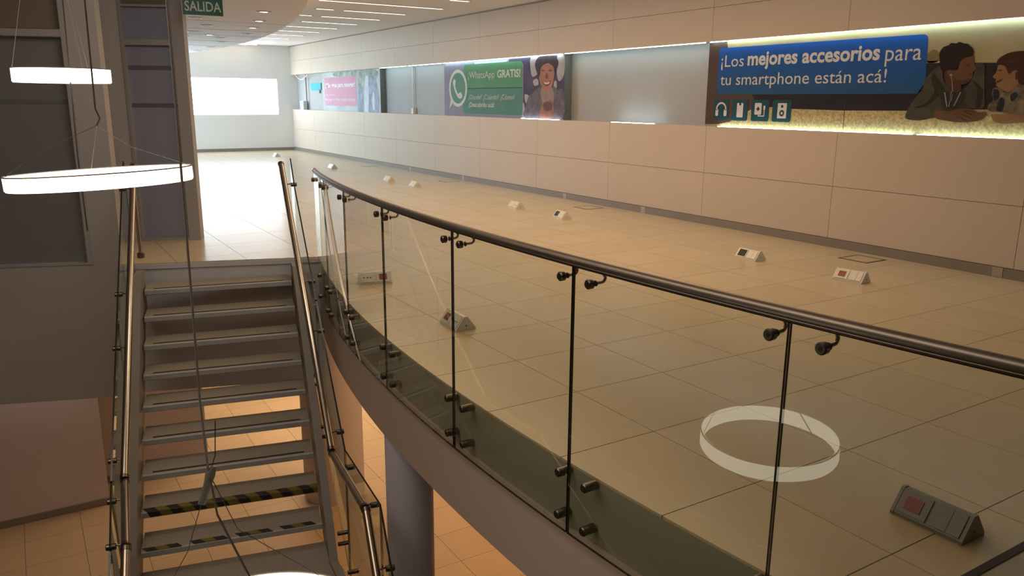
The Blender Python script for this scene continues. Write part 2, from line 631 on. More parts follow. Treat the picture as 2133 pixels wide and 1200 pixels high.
# hidden side of the hall: wall with the long window that lets the daylight in
bm = new_bm()
add_box(bm, -4.6, -4.4, 6.3, 16.8, 0, ZC)
add_box(bm, -4.6, -4.4, 21.2, YF, 0, ZC)
add_box(bm, -4.6, -4.4, 16.8, 21.2, 0, 0.55)
add_box(bm, -4.6, -4.4, 16.8, 21.2, 2.85, ZC)
struct('wall_left', bm, MT['white'])
bm = new_bm()
add_box(bm, -4.52, -4.50, 16.8, 21.2, 0.55, 2.85)
window_2 = struct('window_2', bm, MT['stair_glass'])
bm = new_bm()
for k in range(5):
    y = 16.8 + k * 1.0875
    add_box(bm, -4.55, -4.46, y, y + 0.05, 0.55, 2.85)
obj('window_frame', bm, MT['frame'], window_2)

# main ceiling
bm = new_bm()
add_box(bm, -6.3, XW + 0.35, -6.5, YF, ZC, ZC + 0.2)
ceiling = struct('ceiling', bm, MT['ceil'])
# lowered soffit with a wide curved edge
SCX, SCY, SR, ZS = -30.5, 16.0, 32.53, 2.65
pts = []
for k in range(61):
    y = 21.66 - k * (21.66 - 4.0) / 60
    pts.append((SCX + math.sqrt(SR * SR - (y - SCY) ** 2), y))
pts += [(-0.6, 4.0), (-0.6, 6.9), (-4.38, 8.6), (-4.38, 21.66)]
bm = new_bm()
add_poly_prism(bm, pts, ZS, ZS + 0.14)
soffit = struct('ceiling', bm, MT['soffit'])
# shallow seams of the soffit boards
for y in (10.6, 12.1, 13.4, 15.0, 16.6, 18.2):
    bm = new_bm()
    xr = SCX + math.sqrt(SR * SR - (y - SCY) ** 2) - 0.03
    add_box(bm, -4.3, xr, y - 0.01, y + 0.01, ZS - 0.004, ZS + 0.004)
    obj('seam_cover', bm, MT['ceil'], soffit)

# downlights
ORD = 'first second third fourth fifth sixth seventh eighth ninth tenth eleventh twelfth thirteenth fourteenth fifteenth sixteenth seventeenth eighteenth nineteenth'.split()
lit = {0, 1, 2, 8}
dl = [(0.72, 8.8), (1.01, 10.15), (1.23, 11.4), (1.45, 12.7), (0.50, 11.4), (0.55, 12.8), (0.60, 14.0), (1.25, 14.0), (0.95, 13.4), (1.55, 15.2), (1.7, 17.0), (1.75, 18.7), (0.1, 10.2), (-0.2, 8.8)]
DORD = sorted(dl, key=lambda q: math.hypot(q[0] + 0.62, q[1] - 6.0))
for k, (x, y) in enumerate(dl):
    on = k in lit
    t = thing('downlight', ('lit' if on else 'unlit') + ' round recessed downlight, ' + ORD[DORD.index((x, y))] + ' nearest the exit sign, lowered ceiling', 'downlight', (x, y, ZS), ('lit' if on else 'unlit') + ' downlights of the lowered ceiling')
    bm = new_bm()
    prof = [(0.055, -0.002), (0.075, -0.010), (0.10, -0.008), (0.105, 0.0)]
    rings = [[bm.verts.new((x + r * math.cos(a * math.pi / 12), y + r * math.sin(a * math.pi / 12), ZS + z)) for a in range(24)] for r, z in prof]
    for A, B in zip(rings, rings[1:]):
        for q in range(24):
            bm.faces.new((A[q], A[(q + 1) % 24], B[(q + 1) % 24], B[q]))
    obj('trim_ring', bm, MT['plastic_grey'], t)
    bm = new_bm()
    add_cyl(bm, (x, y, ZS - 0.006), (x, y, ZS - 0.001), 0.056, 20)
    obj('lamp', bm, MT['lamp'] if on else MT['dark_rail'], t)

# linear ceiling lights in rows across the hall
for r in range(19):
    y = 19.9 - r * 1.205
    segs = [(2.85, 4.02), (2.35, 2.66), (1.85, 2.14), (1.35, 1.64)]
    if 10 < y < 10.5:
        segs = [(2.0, 4.18)]
    if y < 9.5 and y > 8:
        segs = [(3.70, 4.03), (2.35, 3.3)]
    for a, b in segs:
        if y < 8.2 and a < 2.8:
            continue
        xs = SCX + math.sqrt(SR * SR - (y - SCY) ** 2)
        if b < xs + 0.02 or y < -1.5:
            continue
        t = thing('linear_light', ('long' if b - a > 0.6 else 'short') + ' linear ceiling light, ' + ORD[segs.index((a, b))] + ' from the wall, ' + ORD[r] + ' row from far end', 'ceiling light', ((a + b) / 2, y, ZC), ('long' if b - a > 0.6 else 'short') + ' linear ceiling lights in rows')
        bm = new_bm()
        for q in ((a - .02, b + .02, y - .055, y - .04), (a - .02, b + .02, y + .04, y + .055), (a - .02, a, y - .04, y + .04), (b, b + .02, y - .04, y + .04)):
            add_box(bm, q[0], q[1], q[2], q[3], ZC - 0.008, ZC - 0.0005)
        obj('housing', bm, MT['white'], t)
        bm = new_bm()
        add_box(bm, a, b, y - 0.04, y + 0.04, ZC - 0.006, ZC - 0.001)
        obj('diffuser', bm, MT['tube'], t)

# warm lamp washing the top of the far wall behind the soffit
bm = new_bm()
add_box(bm, 2.0, 3.9, YF - 0.30, YF - 0.24, ZC - 0.02, ZC - 0.001)
wash = mat('wash_lamp', (0.9, 0.9, 0.9), 0.5, emit=(1.0, 0.82, 0.6), estr=5.0)
tag(obj('wall_washer', bm, wash), 'warm strip lamp washing the top of the far wall', 'lamp')

# ------------------------------------------------------------------ wall on the left of the void with dark glazing
TH_A = math.radians(19)
A0 = Vector((-1.308, 5.341, 0))
UA = Vector((math.cos(TH_A), -math.sin(TH_A), 0))
NA = Vector((math.sin(TH_A), math.cos(TH_A), 0))     # away from the camera


def slab_on(bm, O, U, N, u0, u1, z0, z1, d0, d1, mi=0):
    add_obox(bm, O + U * u0 + N * d0 + Vector((0, 0, z0)), U * (u1 - u0), N * (d1 - d0), (0, 0, z1 - z0), mi)


bm = new_bm()
slab_on(bm, A0, UA, NA, -0.60, -0.355, -1.30, ZC, 0, 0.16)
slab_on(bm, A0, UA, NA, -4.6, -0.60, -1.30, 0.0, 0, 0.16)
slab_on(bm, A0, UA, NA, -4.6, -0.60, 2.95, ZC, 0, 0.16)
struct('wall_front', bm, MT['grey_wall'])
bm = new_bm()
slab_on(bm, A0, UA, NA, -4.6, -0.60, 0.0, 0.02, -0.006, 0.10)
slab_on(bm, A0, UA, NA, -0.645, -0.60, 0.0, 2.95, -0.008, 0.10)
slab_on(bm, A0, UA, NA, -4.6, -0.645, 2.005, 2.065, -0.006, 0.10)
window_3 = struct('window_3', bm, MT['frame'])
for z0, z1, m in ((0.02, 1.435, 'dark_pane'), (1.475, 2.0, 'dark_pane'), (2.075, 2.95, 'dark_pane_warm')):
    bm = new_bm()
    slab_on(bm, A0, UA, NA, -4.6, -0.645, z0, z1, 0.055, 0.07)
    obj('window_pane', bm, MT[m], window_3)
bm = new_bm()
slab_on(bm, A0, UA, NA, -4.6, -0.645, 1.435, 1.475, 0.054, 0.075)
obj('glazing_bar', bm, MT['dark_rail'], window_3)

# doorway screen standing behind the top of the stairs
TH_B = math.radians(23)
B0 = Vector((-1.071, 6.571, 0))
UB = Vector((math.cos(TH_B), -math.sin(TH_B), 0))
NB = Vector((math.sin(TH_B), math.cos(TH_B), 0))
bm = new_bm()
slab_on(bm, B0, UB, NB, -2.9, -0.275, 0, ZC, 0.0, 0.14)
struct('wall_left', bm, MT['screen_wall'])
bm = new_bm()
slab_on(bm, B0, UB, NB, -0.275, -0.245, 0, ZC, -0.012, 0.12)
slab_on(bm, B0, UB, NB, 0.225, 0.345, 0, ZC, -0.012, 0.14)
slab_on(bm, B0, UB, NB, -0.245, 0.225, 2.025, 2.08, -0.008, 0.10)
slab_on(bm, B0, UB, NB, -0.245, 0.225, 2.40, 2.42, -0.008, 0.10)
slab_on(bm, B0, UB, NB, -0.245, 0.225, 0.0, 0.03, -0.008, 0.10)
door_1 = struct('door_1', bm, MT['frame'])
for z0, z1, m in ((0.03, 1.40, 'door_pane'), (1.445, 1.78, 'door_pane'), (1.825, 2.025, 'door_pane'), (2.08, 2.40, 'door_pane'), (2.42, ZC, 'dark_pane_warm')):
    bm = new_bm()
    slab_on(bm, B0, UB, NB, -0.245, 0.225, z0, z1, 0.05, 0.07)
    obj('door_pane', bm, MT[m], door_1)
for z in (1.40, 1.78):
    bm = new_bm()
    slab_on(bm, B0, UB, NB, -0.245, 0.225, z, z + 0.045, 0.049, 0.075)
    obj('glazing_bar', bm, MT['dark_rail'], door_1)

# exit sign hanging from the ceiling beside the screen
sg = thing('exit_sign', 'small green exit sign lettered SALIDA hanging at the top of the dark door', 'sign', (-0.62, 6.0, 2.3))
SO = Vector((-0.81, 6.08, 2.300))
SU = Vector((math.cos(math.radians(4)), -math.sin(math.radians(4)), 0))
SN = Vector((SU.y * -1, SU.x, 0))
bm = new_bm()
add_obox(bm, SO, SU * 0.375, SN * 0.02, (0, 0, 0.235))
obj('face', bm, MT['green'], sg)
for k in (0.05, 0.34):
    bm = new_bm()
    p = SO + SU * k + SN * 0.01
    add_tube(bm, [p + Vector((0, 0, 0.23)), Vector((p.x, p.y, ZC))], 0.004, 6)
    obj('hanger', bm, MT['steel_dark'], sg)


# ------------------------------------------------------------------ text and flat print helpers
def text_mesh(body, bold=0.0):
    cu = bpy.data.curves.new('lettering', 'FONT')
    cu.body = body
    cu.size = 1.0
    cu.offset = bold
    cu.resolution_u = 3
    to = bpy.data.objects.new('lettering', cu)
    COL.objects.link(to)
    dg = bpy.context.evaluated_depsgraph_get()
    me = bpy.data.meshes.new_from_object(to.evaluated_get(dg))
    bpy.data.objects.remove(to)
    bpy.data.curves.remove(cu)
    return me


def place_text(name, body, O, U, W, w, zb, zt, m, parent, bold=0.0):
    """fit the lettering: left end at O, running along U for w, its ink between heights zb and zt"""
    me = text_mesh(body, bold)
    xs = [v.co.x for v in me.vertices]
    ys = [v.co.y for v in me.vertices]
    sx = w / (max(xs) - min(xs))
    sz = (zt - zb) / (max(ys) - min(ys))
    x0, y0 = min(xs), min(ys)
    off = WORLD.get(parent.name, Vector())
    for v in me.vertices:
        p = O + U * ((v.co.x - x0) * sx)
        v.co = Vector((p.x, p.y, zb + (v.co.y - y0) * sz)) - off
    # one piece per word
    bm = bmesh.new()
    bm.from_mesh(me)
    bpy.data.meshes.remove(me)
    bm.faces.ensure_lookup_table()
    seen, isl = set(), []
    for f in bm.faces:
        if f.index in seen:
            continue
        stack, grp = [f], []
        seen.add(f.index)
        while stack:
            g = stack.pop()
            grp.append(g)
            for e in g.edges:
                for h in e.link_faces:
                    if h.index not in seen:
                        seen.add(h.index)
                        stack.append(h)
        us = [(v.co + off - O).dot(U) for g in grp for v in g.verts]
        isl.append([min(us), max(us), grp])
    isl.sort(key=lambda q: q[0])
    gap = 0.155 * (zt - zb)
    words_ = []
    for a_, b_, grp in isl:
        if words_ and a_ - words_[-1][0] < gap * len_gap(body):
            words_[-1][0] = max(words_[-1][0], b_)
            words_[-1][1] += grp
        else:
            words_.append([b_, list(grp)])
    o = None
    for _, grp in words_:
        nb = bmesh.new()
        vm = {}
        for g in grp:
            for v in g.verts:
                if v not in vm:
                    vm[v] = nb.verts.new(v.co)
            nb.faces.new([vm[v] for v in g.verts])
        w_me = bpy.data.meshes.new(name)
        nb.to_mesh(w_me)
        nb.free()
        w_me.materials.append(m)
        o = bpy.data.objects.new(name, w_me)
        COL.objects.link(o)
        o.parent = parent
        WORLD[o.name] = off
    bm.free()
    return o


def len_gap(body):
    return 1.0 if ' ' in body else 99.0


place_text('lettering', 'SALIDA', SO + SU * 0.018 - SN * 0.0015, SU, None, 0.34, 2.335, 2.43, MT['sign_white'], sg, 0.012)
XP = 4.97          # front plane of the boards in the niche
RIGHT = Vector((0, -1, 0))


def spl(pts, n=4):
    out = []
    m = len(pts)
    for i in range(m):
        p0, p1, p2, p3 = pts[i - 1], pts[i], pts[(i + 1) % m], pts[(i + 2) % m]
        for k in range(n):
            t = k / n
            q = []
            for c in (0, 1):
                q.append(0.5 * (2 * p1[c] + (p2[c] - p0[c]) * t + (2 * p0[c] - 5 * p1[c] + 4 * p2[c] - p3[c]) * t * t + (3 * p1[c] - p0[c] - 3 * p2[c] + p3[c]) * t ** 3))
            out.append(tuple(q))
    return out


def rrect(y0, z0, y1, z1, r, n=5):
    if y0 > y1:
        y0, y1 = y1, y0
    if z0 > z1:
        z0, z1 = z1, z0
    out = []
    for cx_, cz_, a0 in ((y1 - r, z1 - r, 0), (y0 + r, z1 - r, 90), (y0 + r, z0 + r, 180), (y1 - r, z0 + r, 270)):
        for k in range(n + 1):
            a = math.radians(a0 + 90 * k / n)
            out.append((cx_ + r * math.cos(a), cz_ + r * math.sin(a)))
    return out


def ell(cy_, cz_, ry, rz, n=20):
    return [(cy_ + ry * math.cos(2 * math.pi * k / n), cz_ + rz * math.sin(2 * math.pi * k / n)) for k in range(n)]


def print_shape(name, polys, layer, m, parent, join=False):
    """flat printed shape(s) on the board front; layer lifts it by fractions of a millimetre"""
    x = XP - 0.0007 * layer
    o = None
    for group_ in ([polys] if join else [[p] for p in polys]):
        bm = new_bm()
        for poly in group_:
            bm.faces.new([bm.verts.new((x, p[0], p[1])) for p in poly])
        bmesh.ops.remove_doubles(bm, verts=bm.verts, dist=1e-5)
        bmesh.ops.triangulate(bm, faces=bm.faces)
        o = obj(name, bm, m, parent)
    return o


def ring_poly(outer, inner):
    """list of quads between two outlines of the same length"""
    n = len(outer)
    return [[outer[i], outer[(i + 1) % n], inner[(i + 1) % n], inner[i]] for i in range(n)]


def ptext(body, y, w, zb, zt, layer, m, parent, bold=0.0):
    return place_text('lettering', body, Vector((XP - 0.0007 * layer, y, 0)), RIGHT, None, w, zb, zt, m, parent, bold)


def board(name, label, y0, y1, m):
    t = thing(name, label, 'poster', (XP + 0.06, (y0 + y1) / 2, 1.2085))
    bm = new_bm()
    add_box(bm, XP, XP + 0.138, y0, y1, 1.2085, 2.2035)
    for f in bm.faces:
        if abs(f.calc_center_median().x - XP) > 0.01:
            f.material_index = 1
    obj('board', bm, parent=t, mats=[m, MT['board_side_shade']])
    return t


# ------------------------------------------------------------------ poster with the blue banner
P_white = pm('white', (0.62, 0.60, 0.60))
p3 = board('poster', 'long backlit poster with blue banner about smartphone accessories and two people', -0.35, 4.70, pm('beige_room', (0.40, 0.33, 0.19), 0.10, 2.5))
print_shape('brown_edge', [[(4.70, 2.20), (4.42, 2.20), (4.30, 1.72), (3.85, 1.62), (3.70, 1.27), (4.70, 1.23)]], 1, pm('brown', (0.085, 0.05, 0.038), 0.1, 3), p3)
print_shape('dark_sofa', [[(4.0, 1.62), (1.9, 1.62), (1.9, 1.43), (2.76, 1.422), (3.44, 1.432), (3.9, 1.46)], [(1.95, 1.868), (1.28, 1.848), (1.05, 1.85), (0.0, 1.84), (-0.3, 1.84), (-0.3, 1.45), (1.95, 1.45)]], 2, pm('sofa', (0.022, 0.018, 0.022), 0.2, 4), p3)
print_shape('sofa_edge', [[(2.05, 1.885), (1.72, 1.883), (1.72, 1.868), (2.05, 1.868)]], 3, pm('pale', (0.5, 0.45, 0.32)), p3)
print_shape('carpet', [[(3.9, 1.455), (3.44, 1.432), (2.76, 1.422), (1.9, 1.43), (0.5, 1.40), (-0.35, 1.40), (-0.35, 1.215), (4.60, 1.215), (4.3, 1.27)]], 3, pm('carpet', (0.44, 0.34, 0.16), 0.35, 45), p3)
print_shape('round_table', [spl([(1.9, 1.87), (1.93, 1.93), (1.86, 1.985), (1.80, 1.95), (1.80, 1.88)])], 3, pm('table', (0.20, 0.15, 0.075), 0.1), p3)
banner_m = mat('print_blue', (0.014, 0.075, 0.30), 0.55, spec=0.15)
_nt = banner_m.node_tree
_g = _nt.nodes.new('ShaderNodeNewGeometry')
_s = _nt.nodes.new('ShaderNodeSeparateXYZ')
_nt.links.new(_g.outputs['Position'], _s.inputs[0])
_m = _nt.nodes.new('ShaderNodeMapRange')
_m.inputs['From Min'].default_value = 1.6
_m.inputs['From Max'].default_value = 2.13
_nt.links.new(_s.outputs['Z'], _m.inputs['Value'])
_x = _nt.nodes.new('ShaderNodeMix')
_x.data_type = 'RGBA'
_x.inputs['A'].default_value = (0.020, 0.085, 0.205, 1)
_x.inputs['B'].default_value = (0.012, 0.095, 0.44, 1)
_nt.links.new(_m.outputs['Result'], _x.inputs['Factor'])
_nt.links.new(_x.outputs['Result'], _nt.nodes['Principled BSDF'].inputs['Base Color'])
bn = rrect(4.535, 1.588, 1.925, 2.128, 0.05)
bn = [(y, z) for y, z in bn if not (y < 2.05 and z < 1.8)]
k = min(range(len(bn)), key=lambda i: abs(bn[i][0] - 1.925) + abs(bn[i][1] - 2.078))
bn = bn[:k + 1] + [(1.90, 1.70), (1.97, 1.588)] + bn[k + 1:]
print_shape('blue_banner', [bn], 5, banner_m, p3)
ptext('¡Los', 4.488, 0.350, 1.872, 2.040, 7, P_white, p3)
ptext('mejores accesorios', 4.080, 1.680, 1.862, 2.058, 7, P_white, p3, 0.028)
ptext('para', 2.340, 0.370, 1.848, 2.003, 7, P_white, p3)
ptext('tu smartphone están acá!', 4.484, 2.180, 1.655, 1.828, 7, P_white, p3)
teal = pm('teal', (0.014, 0.062, 0.085))
ic = [(4.560, 4.325), (4.270, 4.025), (3.972, 3.712), (3.668, 3.405)]
for k, (a, b) in enumerate(ic):
    print_shape('icon_square', [rrect(a, 1.286, b, 1.528, 0.025)], 6, teal, p3)
# headphones
c = 4.442
arc_o = [(c + 0.085 * math.cos(math.radians(a)), 1.415 + 0.085 * math.sin(math.radians(a))) for a in range(-10, 191, 20)]
arc_i = [(c + 0.064 * math.cos(math.radians(a)), 1.415 + 0.064 * math.sin(math.radians(a))) for a in range(-10, 191, 20)]
print_shape('headphone_icon', [[arc_o[i], arc_o[i + 1], arc_i[i + 1], arc_i[i]] for i in range(len(arc_o) - 1)] + [rrect(c - 0.090, 1.335, c - 0.045, 1.415, 0.012), rrect(c + 0.045, 1.335, c + 0.090, 1.415, 0.012)], 7, P_white, p3, True)
c = 4.145
print_shape('phone_icon', [rrect(c - 0.048, 1.325, c + 0.048, 1.490, 0.012)], 7, P_white, p3)
print_shape('phone_camera', [rrect(c - 0.016, 1.462, c + 0.016, 1.492, 0.012)], 8, teal, p3)
c = 3.868
print_shape('power_bank_icon', [rrect(c - 0.045, 1.36, c + 0.055, 1.492, 0.012), rrect(c - 0.098, 1.415, c - 0.072, 1.462, 0.006), [(c - 0.091, 1.416), (c - 0.081, 1.416), (c - 0.081, 1.352), (c - 0.091, 1.346)], [(c - 0.091, 1.346), (c - 0.081, 1.352), (c - 0.01, 1.352), (c - 0.01, 1.340), (c - 0.085, 1.340)], [(c - 0.01, 1.362), (c + 0.002, 1.362), (c + 0.002, 1.340), (c - 0.01, 1.340)]], 7, P_white, p3, True)
print_shape('plus_mark', [rrect(c - 0.004, 1.40, c + 0.014, 1.45, 0.002), rrect(c - 0.02, 1.417, c + 0.03, 1.433, 0.002)], 8, teal, p3)
c = 3.532
print_shape('speaker_icon', [rrect(c - 0.062, 1.325, c + 0.062, 1.492, 0.008)], 7, P_white, p3)
print_shape('speaker_cone', [ell(c, 1.382, 0.034, 0.036), ell(c, 1.456, 0.018, 0.017)], 8, teal, p3)
print_shape('speaker_hole', [ell(c, 1.382, 0.014, 0.015)], 9, P_white, p3)
print_shape('seam_line', [[(2.738, 1.56), (2.732, 1.56), (2.728, 1.24), (2.734, 1.24)]], 8, MT['hole'], p3)
# printed man and boy lying on the carpet
skin = pm('skin_dark', (0.13, 0.065, 0.035), 0.12, 9)
skin_s = pm('skin_shade', (0.075, 0.036, 0.022), 0.1, 9)
skin2 = pm('skin_light', (0.27, 0.145, 0.07), 0.12, 9)
hairm = pm('hair', (0.020, 0.012, 0.010), 0.2, 40)
hair2 = pm('hair_brown', (0.055, 0.024, 0.014), 0.25, 30)
hood = pm('hoodie', (0.062, 0.056, 0.040), 0.25, 9)
hood_s = pm('hoodie_shade', (0.026, 0.026, 0.020), 0.2, 9)
hoodie = [(1.765, 1.839), (1.854, 1.784), (1.913, 1.693), (1.915, 1.635), (1.962, 1.576), (2.023, 1.482), (2.055, 1.404), (2.044, 1.352), (1.903, 1.342), (1.746, 1.375), (1.643, 1.385), (1.549, 1.445), (1.468, 1.462), (1.402, 1.458), (1.327, 1.471), (1.34, 1.59), (1.362, 1.748), (1.373, 1.826), (1.409, 1.851), (1.456, 1.845), (1.454, 1.774), (1.477, 1.703), (1.517, 1.639), (1.596, 1.607), (1.677, 1.641), (1.732, 1.723)]
print_shape('hoodie', [spl(hoodie, 3)], 9, hood, p3)
print_shape('hoodie_fold', [spl([(1.83, 1.77), (1.76, 1.70), (1.70, 1.62), (1.76, 1.56), (1.86, 1.47), (1.98, 1.46), (1.88, 1.50), (1.80, 1.60), (1.84, 1.70)]), spl([(1.46, 1.70), (1.41, 1.62), (1.40, 1.48), (1.36, 1.48), (1.36, 1.62)])], 10, hood_s, p3)
print_shape('shirt', [spl([(1.764, 1.642), (1.699, 1.608), (1.595, 1.599), (1.523, 1.623), (1.498, 1.559), (1.568, 1.461), (1.687, 1.459), (1.733, 1.542)], 3)], 11, pm('shirt', (0.03, 0.03, 0.03), 0.2, 12), p3)
print_shape('neck', [spl([(1.732, 1.789), (1.70, 1.804), (1.622, 1.794), (1.56, 1.681), (1.56, 1.607), (1.641, 1.612), (1.699, 1.674)], 3)], 12, skin_s, p3)
print_shape('face', [spl([(1.64, 1.802), (1.595, 1.869), (1.561, 1.898), (1.487, 1.921), (1.473, 1.877), (1.459, 1.837), (1.440, 1.800), (1.466, 1.774), (1.462, 1.745), (1.471, 1.718), (1.491, 1.687), (1.546, 1.668), (1.606, 1.676), (1.650, 1.738)], 3)], 13, skin, p3)
print_shape('beard', [spl([(1.63, 1.735), (1.59, 1.70), (1.52, 1.715), (1.475, 1.72), (1.490, 1.687), (1.546, 1.666), (1.606, 1.674)], 3), spl([(1.545, 1.832), (1.525, 1.842), (1.495, 1.838), (1.50, 1.826), (1.525, 1.826)], 3), spl([(1.51, 1.757), (1.485, 1.762), (1.466, 1.757), (1.485, 1.748)], 3)], 14, skin_s, p3)
print_shape('ear', [spl([(1.702, 1.788), (1.664, 1.791), (1.637, 1.754), (1.645, 1.718), (1.677, 1.731)], 3)], 14, skin, p3)
hair_o = [(1.756, 1.80), (1.777, 1.85), (1.789, 1.91), (1.795, 1.954), (1.765, 2.001), (1.72, 2.015), (1.696, 2.034), (1.65, 2.028), (1.622, 2.040), (1.58, 2.024), (1.545, 2.018), (1.51, 1.99), (1.490, 1.968), (1.484, 1.917), (1.53, 1.905), (1.561, 1.896), (1.594, 1.865), (1.602, 1.802), (1.63, 1.794), (1.66, 1.80), (1.70, 1.80), (1.722, 1.781)]
print_shape('hair', [spl(hair_o, 3)], 15, hairm, p3)
print_shape('earphone', [spl([(1.672, 1.757), (1.660, 1.765), (1.648, 1.752), (1.660, 1.742)], 3), [(1.657, 1.742), (1.651, 1.742), (1.622, 1.62), (1.640, 1.47), (1.647, 1.47), (1.630, 1.62)], [(1.705, 1.60), (1.692, 1.60), (1.655, 1.47), (1.664, 1.47)], [(1.545, 1.60), (1.556, 1.60), (1.60, 1.48), (1.592, 1.475)], spl([(1.64, 1.60), (1.625, 1.60), (1.625, 1.53), (1.64, 1.53)], 3)], 16, pm('cord', (0.30, 0.27, 0.22)), p3)
print_shape('arm', [spl([(1.763, 1.437), (1.648, 1.43), (1.55, 1.453), (1.442, 1.456), (1.372, 1.425), (1.30, 1.428), (1.33, 1.36), (1.508, 1.333), (1.654, 1.346), (1.754, 1.367)], 3)], 16, skin, p3)
print_shape('finger_line', [[(1.50, 1.44), (1.40, 1.40), (1.41, 1.392), (1.505, 1.43)], [(1.52, 1.415), (1.42, 1.375), (1.43, 1.368), (1.525, 1.405)], [(1.55, 1.39), (1.46, 1.355), (1.47, 1.348), (1.555, 1.38)], [(1.50, 1.448), (1.38, 1.425), (1.385, 1.418), (1.50, 1.44)]], 17, skin_s, p3)
print_shape('boy_shirt', [spl([(1.26, 1.637), (1.204, 1.628), (1.169, 1.597), (1.113, 1.627), (1.061, 1.68), (0.95, 1.70), (0.78, 1.66), (0.72, 1.45), (0.80, 1.36), (0.986, 1.38), (1.082, 1.412), (1.161, 1.434), (1.279, 1.44), (1.294, 1.487), (1.26, 1.527), (1.278, 1.598)], 3)], 9, pm('plaid', (0.16, 0.125, 0.095), 0.55, 14), p3)
print_shape('boy_shirt_mark', [spl([(1.27, 1.62), (1.22, 1.61), (1.21, 1.55), (1.25, 1.53)], 3), spl([(1.20, 1.55), (1.16, 1.53), (1.17, 1.44), (1.22, 1.45)], 3), spl([(1.12, 1.57), (1.08, 1.60), (1.06, 1.56), (1.10, 1.52)], 3)], 10, pm('plaid_dark', (0.025, 0.025, 0.03), 0.3, 20), p3)
print_shape('boy_face', [spl([(1.249, 1.83), (1.184, 1.815), (1.10, 1.80), (1.05, 1.764), (1.06, 1.696), (1.09, 1.635), (1.15, 1.60), (1.206, 1.628), (1.250, 1.652), (1.250, 1.675), (1.262, 1.691), (1.258, 1.71), (1.290, 1.727), (1.263, 1.769), (1.261, 1.807)], 3)], 11, skin2, p3)
print_shape('boy_feature', [spl([(1.25, 1.782), (1.235, 1.790), (1.215, 1.783), (1.232, 1.775)], 3), spl([(1.254, 1.690), (1.225, 1.702), (1.20, 1.712), (1.215, 1.690), (1.24, 1.678)], 3), spl([(1.105, 1.76), (1.085, 1.765), (1.075, 1.72), (1.095, 1.70)], 3)], 12, skin_s, p3)
print_shape('boy_hair', [spl([(1.258, 1.822), (1.271, 1.807), (1.271, 1.861), (1.238, 1.898), (1.164, 1.930), (1.05, 1.935), (0.93, 1.91), (0.88, 1.82), (0.92, 1.72), (1.0, 1.66), (1.071, 1.68), (1.089, 1.772), (1.126, 1.775), (1.154, 1.751), (1.182, 1.79), (1.202, 1.821), (1.233, 1.83)], 3)], 13, hair2, p3)
print_shape('boy_hand', [spl([(1.26, 1.425), (1.198, 1.428), (1.082, 1.415), (0.95, 1.41), (0.93, 1.36), (1.108, 1.333), (1.22, 1.347)], 3)], 17, skin2, p3)
print_shape('phone', [[(1.285, 1.428), (1.165, 1.430), (1.145, 1.412), (1.27, 1.409)]], 18, pm('phone_pale', (0.33, 0.28, 0.2)), p3)

# ------------------------------------------------------------------ poster with the green banner
p2 = board('poster', 'poster with green messaging banner, speech bubble logo and laughing man', 7.72, 11.77, pm('lilac', (0.235, 0.225, 0.295), 0.05, 3))
print_shape('dark_backdrop', [[(9.36, 2.19), (7.72, 2.19), (7.72, 1.22), (8.90, 1.22), (8.90, 2.10), (9.36, 2.13)]], 1, pm('violet_dark', (0.060, 0.042, 0.085), 0.35, 3), p2)
print_shape('pale_light', [spl([(8.68, 2.19), (8.42, 2.19), (8.50, 2.06), (8.44, 1.95), (8.60, 1.88), (8.67, 1.97)], 3), spl([(7.92, 2.19), (7.735, 2.19), (7.735, 1.90), (7.86, 1.80), (7.93, 1.92)], 3), spl([(8.85, 1.60), (8.72, 1.58), (8.72, 1.49), (8.82, 1.47)], 3), spl([(8.60, 1.82), (8.48, 1.85), (8.44, 1.76), (8.56, 1.74)], 3), spl([(8.0, 1.80), (7.93, 1.80), (7.93, 1.70), (8.0, 1.70)], 3), spl([(8.90, 1.45), (8.86, 1.44), (8.82, 1.23), (8.89, 1.23)], 3)], 2, pm('haze', (0.36, 0.33, 0.34), 0.1, 8), p2)
green = pm('green', (0.085, 0.255, 0.125), 0.05, 2)
green2 = pm('green_blue', (0.075, 0.205, 0.165), 0.05, 2)
print_shape('green_banner', [rrect(10.96, 1.722, 8.925, 2.145, 0.05)], 3, green, p2)
print_shape('green_banner', [rrect(11.0, 1.262, 8.925, 1.708, 0.04)], 3, green2, p2)
print_shape('pale_strip', [[(10.55, 2.175), (9.42, 2.18), (9.42, 2.147), (10.55, 2.147)]], 3, pm('pale_teal', (0.40, 0.60, 0.62)), p2)
print_shape('banner_gap', [[(10.92, 1.724), (8.925, 1.724), (8.925, 1.706), (10.92, 1.706)]], 4, pm('gap', (0.03, 0.07, 0.05)), p2)
n = 40
bub = []
bin_ = []
for k in range(n):
    a = math.radians(225 + 360 * k / n)
    bub.append((11.20 - 0.365 * math.cos(a), 1.725 + 0.345 * math.sin(a)))
    bin_.append((11.20 - 0.300 * math.cos(a), 1.725 + 0.285 * math.sin(a)))
bub[0] = (11.56, 1.335)
print_shape('bubble_fill', [bin_], 5, pm('bubble', (0.105, 0.235, 0.165)), p2)
print_shape('bubble_outline', ring_poly(bub, bin_), 6, pm('bubble_white', (0.56, 0.57, 0.55)), p2, True)
print_shape('telephone', [spl([(11.375, 1.885), (11.33, 1.895), (11.285, 1.86), (11.30, 1.80), (11.31, 1.77), (11.255, 1.68), (11.19, 1.62), (11.15, 1.635), (11.10, 1.655), (11.03, 1.60), (11.035, 1.555), (11.10, 1.53), (11.18, 1.545), (11.28, 1.62), (11.36, 1.74), (11.40, 1.83)], 3)], 7, pm('bubble_white', (0.56, 0.57, 0.55)), p2)
pw = pm('print_pale', (0.52, 0.54, 0.48))
ptext('¡WhatsApp', 10.79, 0.96, 1.855, 2.015, 7, pw, p2)
